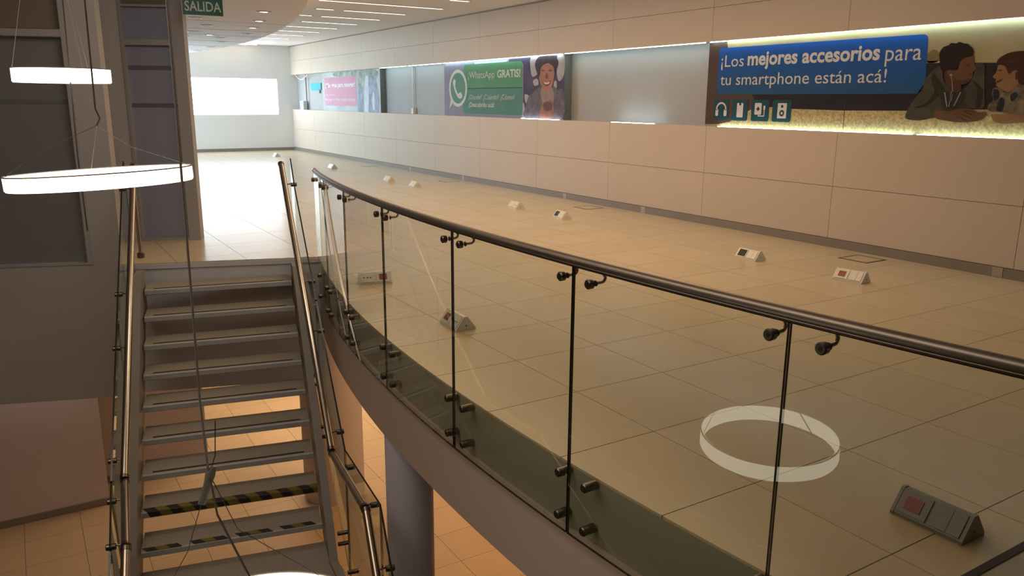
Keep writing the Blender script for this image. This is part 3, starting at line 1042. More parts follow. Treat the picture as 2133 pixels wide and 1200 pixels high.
ptext('GRATIS!', 9.74, 0.76, 1.885, 2.022, 7, pw, p2, 0.03)
ptext('¿Dónde? ¿Cuándo? ¿Cómo?', 10.78, 1.62, 1.495, 1.605, 7, pw, p2)
ptext('¡Descubrilo acá!', 10.77, 0.93, 1.36, 1.468, 7, pw, p2, 0.02)
mskin = pm('man_skin', (0.34, 0.15, 0.10), 0.12, 5)
mshade = pm('man_shade', (0.14, 0.055, 0.05), 0.1, 5)
print_shape('jacket', [spl([(8.371, 1.722), (8.568, 1.649), (8.729, 1.562), (8.809, 1.419), (8.868, 1.229), (8.357, 1.222), (7.74, 1.225), (7.74, 1.664), (7.892, 1.665), (8.025, 1.729), (8.134, 1.583), (8.289, 1.604)], 3)], 4, pm('jacket', (0.125, 0.09, 0.115), 0.3, 12), p2)
print_shape('shirt', [spl([(8.36, 1.70), (8.08, 1.72), (7.99, 1.60), (8.03, 1.40), (8.20, 1.36), (8.32, 1.45)], 3)], 5, pm('man_shirt', (0.27, 0.185, 0.155), 0.15, 10), p2)
print_shape('face', [spl([(8.405, 1.903), (8.379, 2.019), (8.283, 2.075), (8.073, 2.075), (8.006, 1.997), (7.993, 1.894), (8.026, 1.77), (8.117, 1.667), (8.232, 1.650), (8.351, 1.732), (8.413, 1.829)], 3)], 6, mskin, p2)
print_shape('facial_feature', [spl([(8.36, 1.975), (8.30, 1.985), (8.25, 1.965), (8.30, 1.955)], 3), spl([(8.16, 1.965), (8.11, 1.985), (8.05, 1.975), (8.10, 1.952)], 3), spl([(8.22, 1.93), (8.19, 1.93), (8.16, 1.862), (8.20, 1.85), (8.245, 1.862)], 3), spl([(8.31, 1.805), (8.20, 1.785), (8.085, 1.815), (8.12, 1.75), (8.20, 1.728), (8.28, 1.755)], 3)], 7, mshade, p2)
print_shape('teeth', [spl([(8.285, 1.795), (8.20, 1.782), (8.11, 1.80), (8.14, 1.768), (8.20, 1.757), (8.26, 1.768)], 3)], 8, pm('teeth', (0.58, 0.5, 0.45)), p2)
print_shape('hair', [spl([(8.405, 1.885), (8.496, 1.96), (8.538, 2.087), (8.462, 2.175), (8.306, 2.198), (8.003, 2.187), (7.889, 2.096), (7.922, 1.995), (7.985, 1.925), (8.016, 2.018), (8.10, 2.06), (8.187, 2.085), (8.359, 2.03)], 3)], 8, pm('man_hair', (0.045, 0.022, 0.030), 0.3, 20), p2)
print_shape('hand', [spl([(8.323, 1.434), (8.17, 1.498), (8.017, 1.478), (7.975, 1.352), (8.046, 1.232), (8.317, 1.222), (8.398, 1.282)], 3)], 9, pm('hand', (0.27, 0.10, 0.085), 0.2, 9), p2)
print_shape('phone', [spl([(8.27, 1.47), (8.06, 1.47), (8.05, 1.36), (8.25, 1.35)], 2)], 10, pm('phone_dark', (0.12, 0.05, 0.055)), p2)

# ------------------------------------------------------------------ pale pink poster at the far end
p1 = board('poster', 'washed out poster with pink banner near the far end of the niche', 15.0, 19.02, pm('pale_photo', (0.46, 0.50, 0.50), 0.15, 1.5))
print_shape('foliage', [spl([(17.95, 2.19), (15.3, 2.19), (15.25, 1.95), (15.9, 1.75), (16.4, 1.70), (16.45, 2.05), (17.9, 2.08)], 3)], 1, pm('foliage', (0.30, 0.35, 0.30), 0.45, 5), p1)
print_shape('figure', [spl([(16.40, 1.754), (16.22, 1.82), (16.05, 1.78), (16.076, 1.23), (16.44, 1.23)], 3), spl([(15.72, 1.98), (15.40, 2.05), (15.15, 1.80), (15.12, 1.23), (15.74, 1.23)], 3)], 2, pm('figures', (0.27, 0.31, 0.40), 0.3, 6), p1)
print_shape('pale_figure', [spl([(15.95, 1.90), (15.82, 2.06), (15.70, 1.95), (15.76, 1.23), (16.0, 1.23)], 3), spl([(15.50, 1.60), (15.38, 1.66), (15.35, 1.30), (15.50, 1.30)], 3)], 3, pm('figures_pale', (0.52, 0.60, 0.66), 0.1, 6), p1)
print_shape('pink_banner', [rrect(18.845, 1.345, 16.505, 2.066, 0.05)], 4, pm('pink', (0.56, 0.27, 0.37), 0.05, 2), p1)
P_bright = pm('bright_white', (0.8, 0.76, 0.78))
ptext('¡Más gigas para navegar!', 18.77, 2.17, 1.775, 1.935, 6, P_bright, p1, 0.02)
ptext('Recargá tu línea cuando quieras', 18.81, 2.21, 1.452, 1.535, 6, P_bright, p1)
ptext('con tu plan', 18.79, 0.74, 1.60, 1.64, 6, P_bright, p1)
# cyan speech card left of it, on the niche back
t = thing('wall_card', 'small cyan speech bubble card beside the pink poster', 'sign', (XW + 0.18, 19.85, 1.75))
bm = new_bm()
add_box(bm, XW + 0.165, XW + 0.188, 19.5, 20.35, 1.755, 1.95)
obj('card', bm, pm('cyan', (0.05, 0.42, 0.58)), t)
bm = new_bm()
add_box(bm, XW + 0.160, XW + 0.188, 19.58, 19.68, 1.67, 1.80)
obj('card_tail', bm, pm('slate', (0.12, 0.2, 0.24)), t)

# conduits and cable in the niche
t = thing('conduit', 'white vertical conduit with small box in the niche between pink and green posters', 'pipe', (XW + 0.15, 13.42, 1.21))
bm = new_bm()
add_tube(bm, [(XW + 0.15, 13.42, 1.2085), (XW + 0.15, 13.42, 2.2035)], 0.016, 10)
obj('pipe', bm, MT['white'], t)
bm = new_bm()
add_box(bm, XW + 0.11, XW + 0.188, 13.37, 13.47, 1.2085, 1.33)
obj('junction_box', bm, MT['white'], t)
t = thing('conduit', 'white cable and socket box at the far left end of the wall niche', 'cable', (XW + 0.10, 20.7, 1.21))
bm = new_bm()
add_tube(bm, [(XW + 0.12, 20.66, 1.2085), (XW + 0.12, 20.66, 2.2035)], 0.018, 8)
obj('pipe', bm, MT['plastic_grey'], t)
bm = new_bm()
add_tube(bm, [(XW + 0.02, 21.3 - 1.1 * k / 12, 2.19 - 0.13 * math.sin(math.pi * k / 12)) for k in range(13)], 0.012, 8)
obj('loose_cable', bm, MT['white'], t)
bm = new_bm()
add_box(bm, XW + 0.03, XW + 0.11, 20.72, 21.0, 1.2085, 1.45)
obj('socket_box', bm, MT['white'], t)
bm = new_bm()
for z in (1.31, 1.40):
    add_cyl(bm, (XW + 0.026, 20.86, z), (XW + 0.031, 20.86, z), 0.022, 12)
obj('socket_hole', bm, MT['hole'], t)

# ------------------------------------------------------------------ floor socket boxes (triangular prisms)
def socket_box(kind, near_plain=True):
    """local: long axis Y, slanted face towards -X, length 0.27, width 0.145, height 0.095"""
    t = bpy.data.objects.new('floor_socket_box', None)
    COL.objects.link(t)
    WORLD[t.name] = Vector((0, 0, 0))
    L, Wd, H, b = 0.135, 0.0725, 0.095, 0.016
    grey = MT['plastic_grey'] if kind == 'grey' else MT['plastic']  # nearest box: shade and glass tint put into a darker plastic

    def prism(bm, y0, y1, w, h, zb):
        pts = [(-w, zb), (w, zb), (w, zb + b * 0.8), (0.012, h), (-0.012, h), (-w, zb + b * 0.8)]
        A = [bm.verts.new((x, y0, z)) for x, z in pts]
        B = [bm.verts.new((x, y1, z)) for x, z in pts]
        bm.faces.new(A)
        bm.faces.new(list(reversed(B)))
        for i in range(6):
            j = (i + 1) % 6
            bm.faces.new((A[i], A[j], B[j], B[i]))
    bm = new_bm()
    prism(bm, -L + 0.012, L - 0.012, Wd - 0.003, H - 0.003, 0.0)
    obj('body', bm, grey, t, local=True)
    for s in (-1, 1):
        bm = new_bm()
        y = s * (L - 0.006)
        prism(bm, y - 0.006, y + 0.006, Wd, H, 0.0)
        obj('end_cap', bm, grey, t, local=True)
    bm = new_bm()
    add_cyl(bm, (0, -L - 0.0005, 0.034), (0, -L - 0.002, 0.034), 0.005, 10)
    obj('screw', bm, MT['hole'], t, local=True)
    # slanted plates on the face towards -X
    P0 = Vector((-Wd + 0.003, 0, b))
    P1 = Vector((-0.012, 0, H - 0.003))
    sd = (P1 - P0)
    n = Vector((-sd.z, 0, sd.x)).normalized()
    if n.x > 0:
        n = -n
    Y = Vector((0, 1, 0))

    def plate(name, y0, y1, a0, a1, th, m, base=0.0):
        bm = new_bm()
        add_obox(bm, P0 + sd * a0 + Y * y0 + n * base, Y * (y1 - y0), sd * (a1 - a0), n * th)
        return obj(name, bm, m, t, local=True)
    # plain / socket plate at the near end (-Y), switch plate at the far end (+Y)
    near = plate('socket_plate', -L + 0.016, -0.006, 0.04, 0.97, 0.005, grey)
    far = plate('switch_plate', 0.006, L - 0.016, 0.04, 0.97, 0.005, grey)
    if kind in ('red', 'grey', 'red_worn'):
        q = plate('red_panel', 0.032, 0.094, 0.22, 0.76, 0.0035, MT['red'], 0.005)
    elif kind == 'flip':
        q = plate('red_panel', -0.094, -0.032, 0.22, 0.76, 0.0035, MT['red'], 0.005)
        for k in (0.035, 0.06, 0.09):
            plate('socket_slot', k, k + 0.012, 0.42, 0.52, 0.001, MT['hole'], 0.005)
    elif kind == 'hole':
        q = plate('open_module', 0.014, 0.108, 0.12, 0.88, 0.0012, MT['hole'], 0.005)
    if kind == 'flip':
        pass
    elif kind in ('sockets', 'blank', 'red_worn'):
        for k in (-0.10, -0.075, -0.045):
            plate('socket_slot', k, k + 0.012, 0.42, 0.50, 0.001, MT['hole'], 0.005)
    else:
        plate('socket_ridge', -0.07, -0.062, 0.06, 0.95, 0.002, grey, 0.005)
    return t


G_SOCK = 'floor socket boxes on the beige tiles'
boxes = [
    # x, y, rotz(deg), kind, label
    (0.325, -1.162, 0, 'grey', 'shaded grey triangular floor socket box with dark red panel, largest and nearest, beside the ring reflection'),
    (0.052, 2.035, -3, 'red_worn', 'floor socket box with red panel standing behind the second clear glass joint of the balustrade'),
    (0.075, 3.55, 75, 'flip', 'floor socket box with white sockets and red panel behind glass, broadside, near the stair top'),
    (3.655, 1.555, 5, 'red', 'white floor socket box with bright red panel in front of the right wall'),
    (3.645, 2.675, -2, 'hole', 'white floor socket box with open black module, second from the right along the wall'),
    (3.64, 5.85, -8, 'hole', 'small white floor socket box with black opening in middle of the wall row'),
    (3.645, 6.99, -5, 'blank', 'plain white floor socket box just beyond the one with small black opening'),
    (3.615, 10.32, -3, 'blank', 'pale floor socket box nearer of the two small ones above the rail'),
    (3.59, 11.42, -1, 'sockets', 'pale floor socket box with dark socket dot, farther of two small ones above the rail'),
    (3.64, 14.70, 0, 'blank', 'tiny pale floor socket box just past the top end of the curved rail'),
    (3.60, 19.0, 0, 'blank', 'tiny white floor socket box on the bright floor by the far wall'),
]
for x, y, rz, kind, lab in boxes:
    t = socket_box(kind)
    t.location = (x, y, 0.0)
    t.rotation_euler = (0, 0, math.radians(rz))
    tag(t, lab, 'socket box', G_SOCK)

# flush floor hatches near the wall
for k, (x, y, lab) in enumerate(((4.61, 2.11, 'square flush floor hatch outline beside the baseboard at the right'), (4.60, 6.53, 'flush floor hatch outline in the middle of the wall baseboard'), (4.60, 10.9, 'faint flush floor hatch outline farther along the baseboard'), (4.60, 14.9, 'faint flush floor hatch outline near the far end of the baseboard'))):
    t = thing('floor_hatch', lab, 'floor hatch', (x, y, 0))
    bm = new_bm()
    w = 0.16
    e = 0.024
    for a, b, c, d in ((-w, w, -w, -w + e), (-w, w, w - e, w), (-w, -w + e, -w + e, w - e), (w - e, w, -w + e, w - e)):
        add_box(bm, x + a, x + b, y + c, y + d, -0.002, 0.0015)
    obj('rim', bm, MT['hole'], t)
    bm = new_bm()
    add_box(bm, x - w + e, x + w - e, y - w + e, y + w - e, -0.002, 0.0018)
    obj('lid', bm, MT['tile'], t)

# ------------------------------------------------------------------ lower floor
bm = new_bm()
add_box(bm, -6.3, 5.2, -6.5, 12.2, ZL - 0.2, ZL - 0.005)
floor_low = struct('floor', bm, MT['grout'])
lowmesh = None
lx0, ly0 = 0.20, 4.55
lows = []
for i in range(-7, 6):
    for j in range(-5, 13):
        x, y = lx0 + i * T, ly0 + j * T
        if in_view(x + .3, y + .3, ZL):
            lows.append((math.hypot(x - CAM.x, y - CAM.y), x, y))
lows.sort()
for _, x, y in lows[:290]:
    if lowmesh is None:
        bm = new_bm()
        add_poly_prism(bm, [(G, G), (T - G, G), (T - G, T - G), (G, T - G)], -0.012, 0.0)
        o = obj('tile', bm, MT['tile_low'], floor_low, local=True)
        lowmesh = o.data
    else:
        o = bpy.data.objects.new('tile', lowmesh)
        COL.objects.link(o)
        o.parent = floor_low
    o.location = Vector((x, y, ZL)) - WORLD[floor_low.name]
bm = new_bm()
add_box(bm, -6.3, -1.845, 8.05, 8.25, ZL, -0.36)
struct('wall_lower', bm, MT['lowwall'])
bm = new_bm()
add_box(bm, -6.3, -0.50, 8.70, 8.90, ZL, -0.36)
struct('wall_lower', bm, MT['lowwall'])
bm = new_bm()
add_box(bm, -6.3, 5.2, 12.0, 12.2, ZL, -0.36)
struct('wall_lower', bm, MT['backwall'])
bm = new_bm()
add_box(bm, 5.0, 5.2, -6.5, 12.0, ZL, -0.36)
struct('wall_lower', bm, MT['lowwall'])
bm = new_bm()
add_box(bm, -6.3, -1.835, 8.035, 8.05, ZL, ZL + 0.09)
add_box(bm, -1.845, -1.832, 8.05, 8.70, ZL, ZL + 0.09)
struct('baseboard_lower', bm, MT['base'])
bm = new_bm()
add_box(bm, -1.832, -0.49, 8.686, 8.70, ZL, ZL + 0.09)
struct('baseboard_lower', bm, MT['base'])
# round column tucked under the curved fascia
bm = new_bm()
pc = arc_pt(1.535, RE - 0.175)
add_tube(bm, [(pc.x, pc.y, ZL), (pc.x, pc.y, -0.36)], 0.165, 36)
struct('wall_column', bm, MT['pier'])
# round column behind it
bm = new_bm()
add_tube(bm, [(0.74, 6.85, ZL), (0.74, 6.85, -0.36)], 0.39, 32)
struct('wall_column', bm, MT['lowwall'])
# closed sides of the hall behind the camera and on the left
bm = new_bm()
add_box(bm, -6.5, -6.3, -6.5, 12.2, ZL, ZC)
struct('wall_side', bm, MT['side_wall'])
bm = new_bm()
add_box(bm, -6.5, XW + 0.35, -6.7, -6.5, ZL, ZC)
struct('wall_back', bm, MT['side_wall'])

# ------------------------------------------------------------------ staircase
TH_S = 0.216
UX = Vector((math.cos(TH_S), -math.sin(TH_S), 0))
UB = Vector((-math.sin(TH_S), -math.cos(TH_S), 0))
PS = Vector((-1.535, 4.96, 0))
EZ = Vector((0, 0, 1))
GO, RI, SW = 0.236, 0.187, 1.265
Z1 = -0.165
stairs = thing('staircase', 'grey open riser steel staircase climbing from the lower floor to the tiled landing', 'staircase', (PS.x, PS.y, ZL))


def sp(a, s, z):
    return PS + UX * a + UB * s + EZ * z


def tread(a0, s, z, depth=0.285, strip=True, tape=None, width=SW, U=UX, B=UB, O=None):
    O = PS if O is None else O
    def q(a, ss, zz):
        return O + U * a + B * ss + EZ * zz
    bm = new_bm()
    # section with a rounded, slightly undercut nosing
    prof = [(s - depth, z), (s - 0.008, z), (s, z - 0.008), (s, z - 0.044), (s - 0.01, z - 0.052), (s - depth, z - 0.052)]
    A = [bm.verts.new(q(a0, u, v)) for u, v in prof]
    Bv = [bm.verts.new(q(a0 + width, u, v)) for u, v in prof]
    bm.faces.new(A)
    bm.faces.new(list(reversed(Bv)))
    for i in range(6):
        j = (i + 1) % 6
        f = bm.faces.new((A[i], A[j], Bv[j], Bv[i]))
        f.material_index = 1 if i == 0 else 0
    o = obj('tread', bm, parent=stairs, mats=[MT['stair'], MT['tread']])
    if strip and not tape:
        bm = new_bm()
        add_obox(bm, q(a0 + 0.07, s - 0.050, z - 0.001), U * (width - 0.14), B * 0.022, EZ * 0.003)
        obj('grip_strip', bm, MT['black'], o)
    if tape:
        k = 0
        n = 16
        for i in range(n):
            w = width / n
            black = i % 2 == 0
            lo, hi = (0.0, 0.062) if tape == 'full' else (0.0, 0.055)
            bm = new_bm()
            sh = 0.035
            x0 = a0 + i * w
            c = []
            for (aa, ss) in ((x0, s - hi), (x0 + w, s - hi), (x0 + w + sh, s - 0.002), (x0 + sh, s - 0.002)):
                c.append(q(min(aa, a0 + width), ss, z + 0.0004))
            add_hexa(bm, c + [v + EZ * 0.0012 for v in c])
            if tape == 'full' :
                c = []
                for (aa, zz) in ((x0 + sh, z - 0.002), (x0 + w + sh, z - 0.002), (x0 + w + 2 * sh * 0.8, z - 0.042), (x0 + 2 * sh * 0.8, z - 0.042)):
                    c.append(q(min(aa, a0 + width), s + 0.0004, zz))
                add_hexa(bm, c + [v + B * 0.0012 for v in c])
            if tape == 'full' or black or i % 4 == 1:
                obj('hazard_stripe', bm, MT['black'] if black else (MT['yellow']), o)
            else:
                bm.free()
    return o


for k in range(9):
    tread(0.0, GO * k, Z1 - RI * k, tape='full' if k == 7 else ('top' if k == 8 else None))
# landing plate half way
ZM = Z1 - RI * 9
DL = math.radians(6.5)
U2 = Vector((math.cos(TH_S - DL), -math.sin(TH_S - DL), 0))
B2 = Vector((-math.sin(TH_S - DL), -math.cos(TH_S - DL), 0))
bm = new_bm()
c0, c1 = sp(-0.03, GO * 9 - 0.285, ZM), sp(SW + 0.03, GO * 9 - 0.285, ZM)
c2, c3 = sp(SW + 0.15, 3.02, ZM), sp(0.09, 3.02, ZM)
add_hexa(bm, [v - EZ * 0.06 for v in (c0, c1, c2, c3)] + [c0, c1, c2, c3])
obj('landing_plate', bm, MT['tread'], stairs)
# lower flight
O2 = sp(0.09, 3.02, 0)
for k in range(8):
    tread(0.0, GO * k + 0.02, ZM - RI * (k + 1), U=UX, B=UB, O=O2, width=SW + 0.03)


def stringer(a, w, pts):
    """plate of thickness w following (s, z_top, z_bottom) stations"""
    bm = new_bm()
    st = []
    for s, zt, zb, da in pts:
        st.append([bm.verts.new(sp(a + da, s, zb)), bm.verts.new(sp(a + da + w, s, zb)), bm.verts.new(sp(a + da + w, s, zt)), bm.verts.new(sp(a + da, s, zt))])
    for A, B in zip(st, st[1:]):
        for e in range(4):
            bm.faces.new((A[e], A[(e + 1) % 4], B[(e + 1) % 4], B[e]))
    bm.faces.new(st[0])
    bm.faces.new(list(reversed(st[-1])))
    return obj('stringer', bm, MT['stringer'], stairs)


SL = RI / GO
stat = [(-0.25, -0.03, -0.42, 0), (0.0, -0.03, -0.45, 0), (2.0, -0.03 - 2.0 * SL, -0.45 - 2.0 * SL, 0), (2.18, ZM + 0.03, ZM - 0.30, 0), (3.0, ZM + 0.03, ZM - 0.30, 0.10), (3.15, ZM - 0.05, ZM - 0.42, 0.10), (3.15 + 2.05, ZM - 0.05 - 2.05 * SL, max(ZL, ZM - 0.42 - 2.05 * SL), 0.10)]
stringer(-0.075, 0.06, stat)
stringer(SW + 0.015, 0.06, stat)


def railing(name, label, a_rail, a_glass, da_top, da_bot, sgn):
    t = thing(name, label, 'railing', tuple(sp(a_glass, 1.0, Z1 - SL)))
    h = 0.85

    def ra(s):
        return a_rail + da_top + (da_bot - da_top) * max(0, min(1, s / 2.1)) + (0.10 * (s - 2.1) / 0.9 if s > 2.1 else 0) - (0.10 * (s - 3.0) / 0.9 if s > 3.0 else 0)

    def nz(s):
        if s < 0:
            return Z1 - SL * s * 0.9
        if s <= 2.13:
            return Z1 - SL * s
        if s <= 3.0:
            return ZM
        return ZM - (s - 3.0) * SL
    segs = [(-0.30, 2.09), (2.12, 2.97), (3.0, 4.9)]
    for s0, s1 in segs:
        bm = new_bm()
        add_tube(bm, [sp(ra(s0), s0, nz(s0) + h), sp(ra(s1), s1, nz(s1) + h)], 0.026, 14)
        o = obj('handrail', bm, MT['steel'], t)
        for s in (s0, s1):
            bm = new_bm()
            p = sp(ra(s), s, nz(s) + h)
            d = (sp(ra(s1), s1, nz(s1) + h) - sp(ra(s0), s0, nz(s0) + h)).normalized()
            add_cyl(bm, p - d * 0.012, p + d * 0.012, 0.029, 14)
            obj('end_collar', bm, MT['steel_dark'], o)
    off = a_glass - a_rail

    def ga(s):
        return ra(s) + off
    # glass panels following the flight, each a slab with dark polished edges
    gs = [(-0.34, 1.03), (1.045, 2.12), (2.135, 3.0), (3.015, 4.6)]
    for s0, s1 in gs:
        bm = new_bm()
        th = 0.012
        zz = []
        m = [(s0, nz(max(s0, -0.05)) - 0.16, nz(s0) + h + 0.02), (s1, nz(s1) - 0.16, nz(s1) + h + 0.02)]
        if s0 < 0:
            m = [(s0, -0.12, nz(s0) + h + 0.02), (0.0, Z1 - 0.16, Z1 + h + 0.02), (s1, nz(s1) - 0.16, nz(s1) + h + 0.02)]
        st = []
        for s, zb, zt in m:
            st.append([bm.verts.new(sp(ga(s) - th / 2, s, zb)), bm.verts.new(sp(ga(s) + th / 2, s, zb)), bm.verts.new(sp(ga(s) + th / 2, s, zt)), bm.verts.new(sp(ga(s) - th / 2, s, zt))])
        for A, B in zip(st, st[1:]):
            for e in range(4):
                f = bm.faces.new((A[e], A[(e + 1) % 4], B[(e + 1) % 4], B[e]))
                f.material_index = 1 if e in (0, 2) else 0
        for q in (st[0], list(reversed(st[-1]))):
            f = bm.faces.new(q)
            f.material_index = 1
        o = obj('glass_panel', bm, parent=t, mats=[MT['stair_glass'], MT['glass_edge']])
        L = s1 - s0
        for s in (s0 + 0.16 * L, s1 - 0.16 * L):
            # arm from the handrail to a clamp on the glass
            b = new_bm()
            p = sp(ra(s), s, nz(s) + h - 0.012)
            q = sp(ga(s), s, nz(s) + h - 0.05)
            add_tube(b, [p, p - EZ * 0.03 + (q - p) * 0.2, q + (p - q) * 0.25, q], 0.006, 8)
            obj('arm', b, MT['steel_dark'], t)
            b = new_bm()
            add_cyl(b, q - UX * (0.026 * sgn), q + UX * (0.030 * sgn), 0.019, 14, 0.004)
            obj('clamp', b, MT['steel_dark'], t)
            for dz in (-0.03, -0.12):
                b = new_bm()
                r = sp(ga(s), s, (nz(s) if s > 0 else -0.02) + dz)
                add_cyl(b, r + UX * (0.026 * sgn), r - UX * (0.055 * sgn), 0.016, 12, 0.003)
                obj('standoff', b, MT['steel_dark'], t)
    return t


left_rail = railing('stair_railing', 'left glass railing of the staircase with bright steel handrail, beside the dark wall', -0.02, -0.10, 0.0, 0.0, -1)
bm = new_bm()
hz = Z1 + RI / GO * 0.30 * 0.9 + 0.85
pp = Vector((-1.455, 5.668, 0))
add_tube(bm, [pp, pp + EZ * (hz - 0.03), pp + EZ * hz + (sp(-0.02, -0.30, hz) - pp - EZ * hz) * 0.06, sp(-0.02, -0.30, hz)], 0.015, 10)
obj('post', bm, MT['steel'], left_rail)
bm = new_bm()
add_cyl(bm, pp, pp + EZ * 0.05, 0.032, 16, 0.005)
obj('post_base', bm, MT['steel_dark'], left_rail)
railing('stair_railing', 'right glass railing of the staircase with steel handrail, next to the curved slab', 1.285, 1.375, -0.035, 0.055, 1)

# ------------------------------------------------------------------ curved glass balustrade
bal = thing('glass_balustrade', 'long curved frameless glass balustrade with dark steel handrail along the slab edge', 'balustrade', tuple(arc_pt(1.0, 16.04, 0.0)))
RG, HR = 16.04, 0.890
S_TOP = 3.72
bm = new_bm()
add_tube(bm, [arc_pt(-3.0 + (S_TOP + 3.0) * k / 70, RG - 0.008, HR) for k in range(71)], 0.0195, 16)
rail = obj('handrail', bm, MT['rail'], bal)
bm = new_bm()
e0 = arc_pt(S_TOP, RG - 0.008, HR)
e1 = arc_pt(S_TOP - 0.03, RG - 0.008, HR)
add_cyl(bm, e1, e0 + (e0 - e1) * 0.3, 0.023, 16, 0.004)
obj('end_cap', bm, MT['steel'], rail)
bm = new_bm()
add_tube(bm, [arc_pt(-3.0 + (S_TOP + 3.0) * k / 70, RG - 0.002, HR - 0.019) for k in range(71)], 0.009, 10)
obj('glass_channel', bm, MT['steel_dark'], bal)
joints = [-2.69, -1.705, -0.730, 0.265, 1.262, 2.20, 3.02, 3.70]
joints = [-3.0] + joints[0:]
for s0, s1 in zip(joints[:-1], joints[1:]):
    if s1 - s0 < 0.1:
        continue
    bm = new_bm()
    n = 8
    st = []
    g = 0.004
    zb = -0.288 if s1 < 3.5 else -0.288
    for k in range(n + 1):
        s = s0 + g + (s1 - s0 - 2 * g) * k / n
        st.append([bm.verts.new(arc_pt(s, RG - 0.006, zb)), bm.verts.new(arc_pt(s, RG + 0.006, zb)), bm.verts.new(arc_pt(s, RG + 0.006, HR - 0.024)), bm.verts.new(arc_pt(s, RG - 0.006, HR - 0.024))])
    for A, B in zip(st, st[1:]):
        for e in range(4):
            f = bm.faces.new((A[e], A[(e + 1) % 4], B[(e + 1) % 4], B[e]))
            f.material_index = 1 if e in (0, 2) else 0
            f.smooth = e in (1, 3)
    for q in (st[0], list(reversed(st[-1]))):
        f = bm.faces.new(q)
        f.material_index = 1
    obj('glass_panel', bm, parent=bal, mats=[MT['glass'], MT['glass_edge']])
    ds = 0.088 if s1 - s0 > 0.9 else 0.075
    for s in (s0 + 0.050, s1 - ds - 0.032):
        if s > 3.62:
            s = 3.60
        rad = (arc_pt(s, 1, 0) - arc_pt(s, 0, 0)).normalized()
        p = arc_pt(s, RG, 0.820)
        b = new_bm()
        add_cyl(b, p + rad * 0.034, p + rad * 0.007, 0.019, 18, 0.004)
        add_cyl(b, p - rad * 0.007, p - rad * 0.012, 0.012, 14, 0.001)
        c = obj('clamp', b, MT['steel_dark'], bal)
        b = new_bm()
        add_cyl(b, p + rad * 0.0345, p + rad * 0.0355, 0.006, 10)
        obj('screw_socket', b, MT['hole'], c)
        b = new_bm()
        pts = [p - rad * 0.012, p - rad * 0.040]
        for k in range(1, 6):
            a = k / 5 * math.pi / 2
            pts.append(p - rad * (0.040 + 0.018 * math.sin(a)) + EZ * (0.018 * (1 - math.cos(a))))
        tip = arc_pt(s, RG - 0.030, HR - 0.012)
        pts += [pts[-1] + (tip - pts[-1]) * 0.5, tip]
        add_tube(b, pts, 0.0062, 8)
        obj('arm', b, MT['steel'], bal)
        for z in (-0.026, -0.220):
            p2_ = arc_pt(s, RG, z)
            b = new_bm()
            add_cyl(b, p2_ + rad * 0.024, p2_ - rad * 0.046, 0.020, 18, 0.004)
            c = obj('standoff', b, MT['steel_dark'], bal)
            b = new_bm()
            add_cyl(b, p2_ + rad * 0.0245, p2_ + rad * 0.0255, 0.006, 10)
            obj('screw_socket', b, MT['hole'], c)

# ------------------------------------------------------------------ ring lamps hanging in the void
def ring_lamp(label, C, R, h, tilt=(0, 0), cables=()):
    t = thing('ring_lamp', label, 'ring lamp', tuple(C))
    rot = Matrix.Rotation(math.radians(tilt[0]), 3, 'X') @ Matrix.Rotation(math.radians(tilt[1]), 3, 'Y')
    C = Vector(C)

    def pt(a, r, z):
        return C + rot @ Vector((r * math.cos(a), r * math.sin(a), z))
    n = 72
    w = 0.014

    def loop_strip(name, prof, m):
        bm = new_bm()
        V = [[bm.verts.new(pt(2 * math.pi * k / n, r, z)) for r, z in prof] for k in range(n)]
        q = len(prof)
        for k in range(n):
            A, B = V[k], V[(k + 1) % n]
            for e in range(q):
                f = bm.faces.new((A[e], A[(e + 1) % q], B[(e + 1) % q], B[e]))
                f.smooth = False
        return obj(name, bm, m, t)
    loop_strip('diffuser', [(R - w, -h / 2), (R - 0.004, -h / 2), (R, -h / 2 + 0.006), (R, h / 2 - 0.003), (R - 0.002, h / 2 - 0.001), (R - w + 0.002, h / 2 - 0.001), (R - w, h / 2 - 0.003)], MT['ring'])
    loop_strip('rim', [(R - 0.005, h / 2 - 0.002), (R + 0.001, h / 2 - 0.002), (R + 0.001, h / 2 + 0.003), (R - 0.005, h / 2 + 0.003)], MT['ring_rim'])
    for pts, r, m in cables:
        bm = new_bm()
        q = [pt(p, R - w / 2, h / 2) if isinstance(p, float) else Vector(p) for p in pts]
        add_tube(bm, q, r, 6)
        obj('cable', bm, m, t)
    return t


cd, cg = MT['cable'], MT['cable_grey']
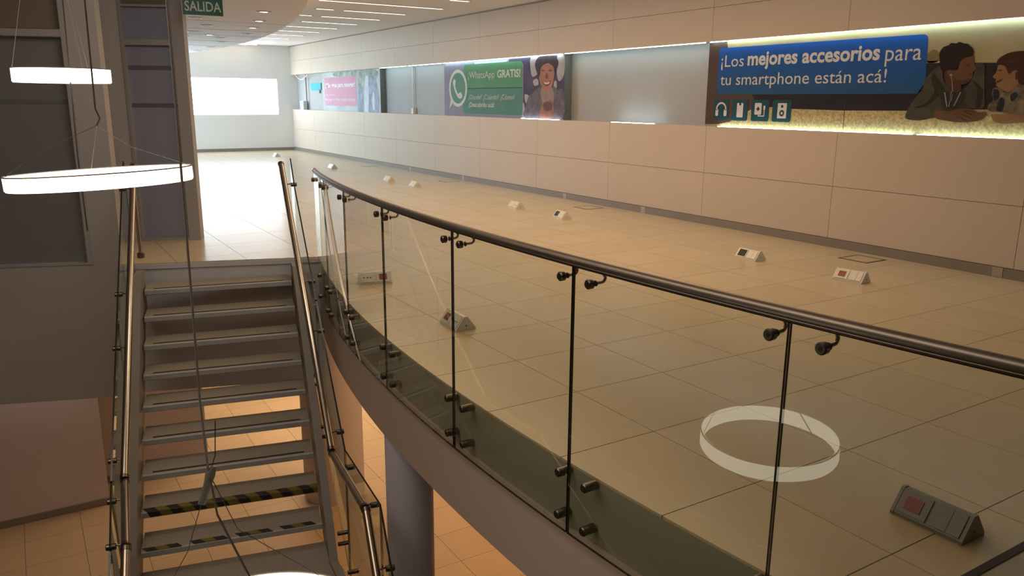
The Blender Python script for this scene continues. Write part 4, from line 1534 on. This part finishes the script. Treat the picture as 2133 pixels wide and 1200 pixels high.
# smaller, upper ring; nearly edge on
ring_lamp('smaller, upper of the two glowing ring lamps at the left, seen almost edge on', (-2.12, 2.28, 1.604), 0.228, 0.070, (0, 0), [
    ([(-2.05, 2.38, ZC - 0.003), (-2.075, 2.35, 1.9), (-2.09, 2.33, 1.2), (-2.085, 2.34, 0.78)], 0.0035, cd),
    ([(-2.12, 2.28, ZC - 0.003), (-2.12, 2.28, 2.62)], 0.003, cg),
    ([(-2.12, 2.28, 2.62), 0.9], 0.0012, cg), ([(-2.12, 2.28, 2.62), 3.0], 0.0012, cg), ([(-2.12, 2.28, 2.62), 5.1], 0.0012, cg)])
# larger ring below it, tilted a little
ring_lamp('larger, tilted glowing ring lamp in front of the dark wall and doorway', (-2.074, 1.228, 1.163), 0.360, 0.059, (-2.6, -2.2), [
    ([(-2.06, 1.262, ZC - 0.003), (-2.062, 1.262, 1.9), (-2.068, 1.262, 1.45), (-2.055, 1.262, 1.41), (-2.070, 1.262, 1.38)], 0.0035, cd),
    ([(-2.070, 1.262, 1.38), (-2.166, 1.264, 1.335), (-2.34, 1.25, 1.24), 3.0], 0.0014, cd),
    ([(-2.070, 1.262, 1.38), (-1.95, 1.23, 1.29), 6.1], 0.0011, cg),
    ([(-2.070, 1.262, 1.38), 1.6], 0.0011, cg)])
# ring in the foreground below the frame; its image shows in the curved glass
r3 = ring_lamp('glowing ring lamp in the foreground at the bottom edge, cut by the frame', (-1.916, -0.348, -0.185), 0.387, 0.080, (0, 0), [
    ([(-1.984, -0.150, ZC - 0.003), (-1.983, -0.152, 1.6), (-1.986, -0.153, 1.1), (-1.990, -0.155, 0.6), (-1.984, -0.155, 0.36)], 0.0036, cg),
    ([(-1.981, -0.155, 0.36), (-1.960, -0.156, 0.42), (-1.950, -0.148, 0.53)], 0.0016, cd),
    ([(-1.981, -0.155, 0.36), (-1.985, -0.25, 0.27), 4.9], 0.0034, cd),
    ([(-1.981, -0.155, 0.36), (-1.90, -0.10, 0.12), 0.75], 0.0014, cd),
    ([(-1.981, -0.155, 0.36), (-2.06, -0.12, 0.10), 2.5], 0.0014, cd)])
bm = new_bm()
add_tube(bm, [(-1.966, -0.155, 0.385), (-1.979, -0.155, 0.36), (-1.987, -0.155, 0.335), (-2.002, -0.160, 0.30), (-2.013, -0.162, 0.272)], [0.008, 0.016, 0.013, 0.011, 0.012], 10)
o = obj('tape_wrap', bm, MT['tape_white'], r3)
o['label'] = 'pale crumpled tape knot'
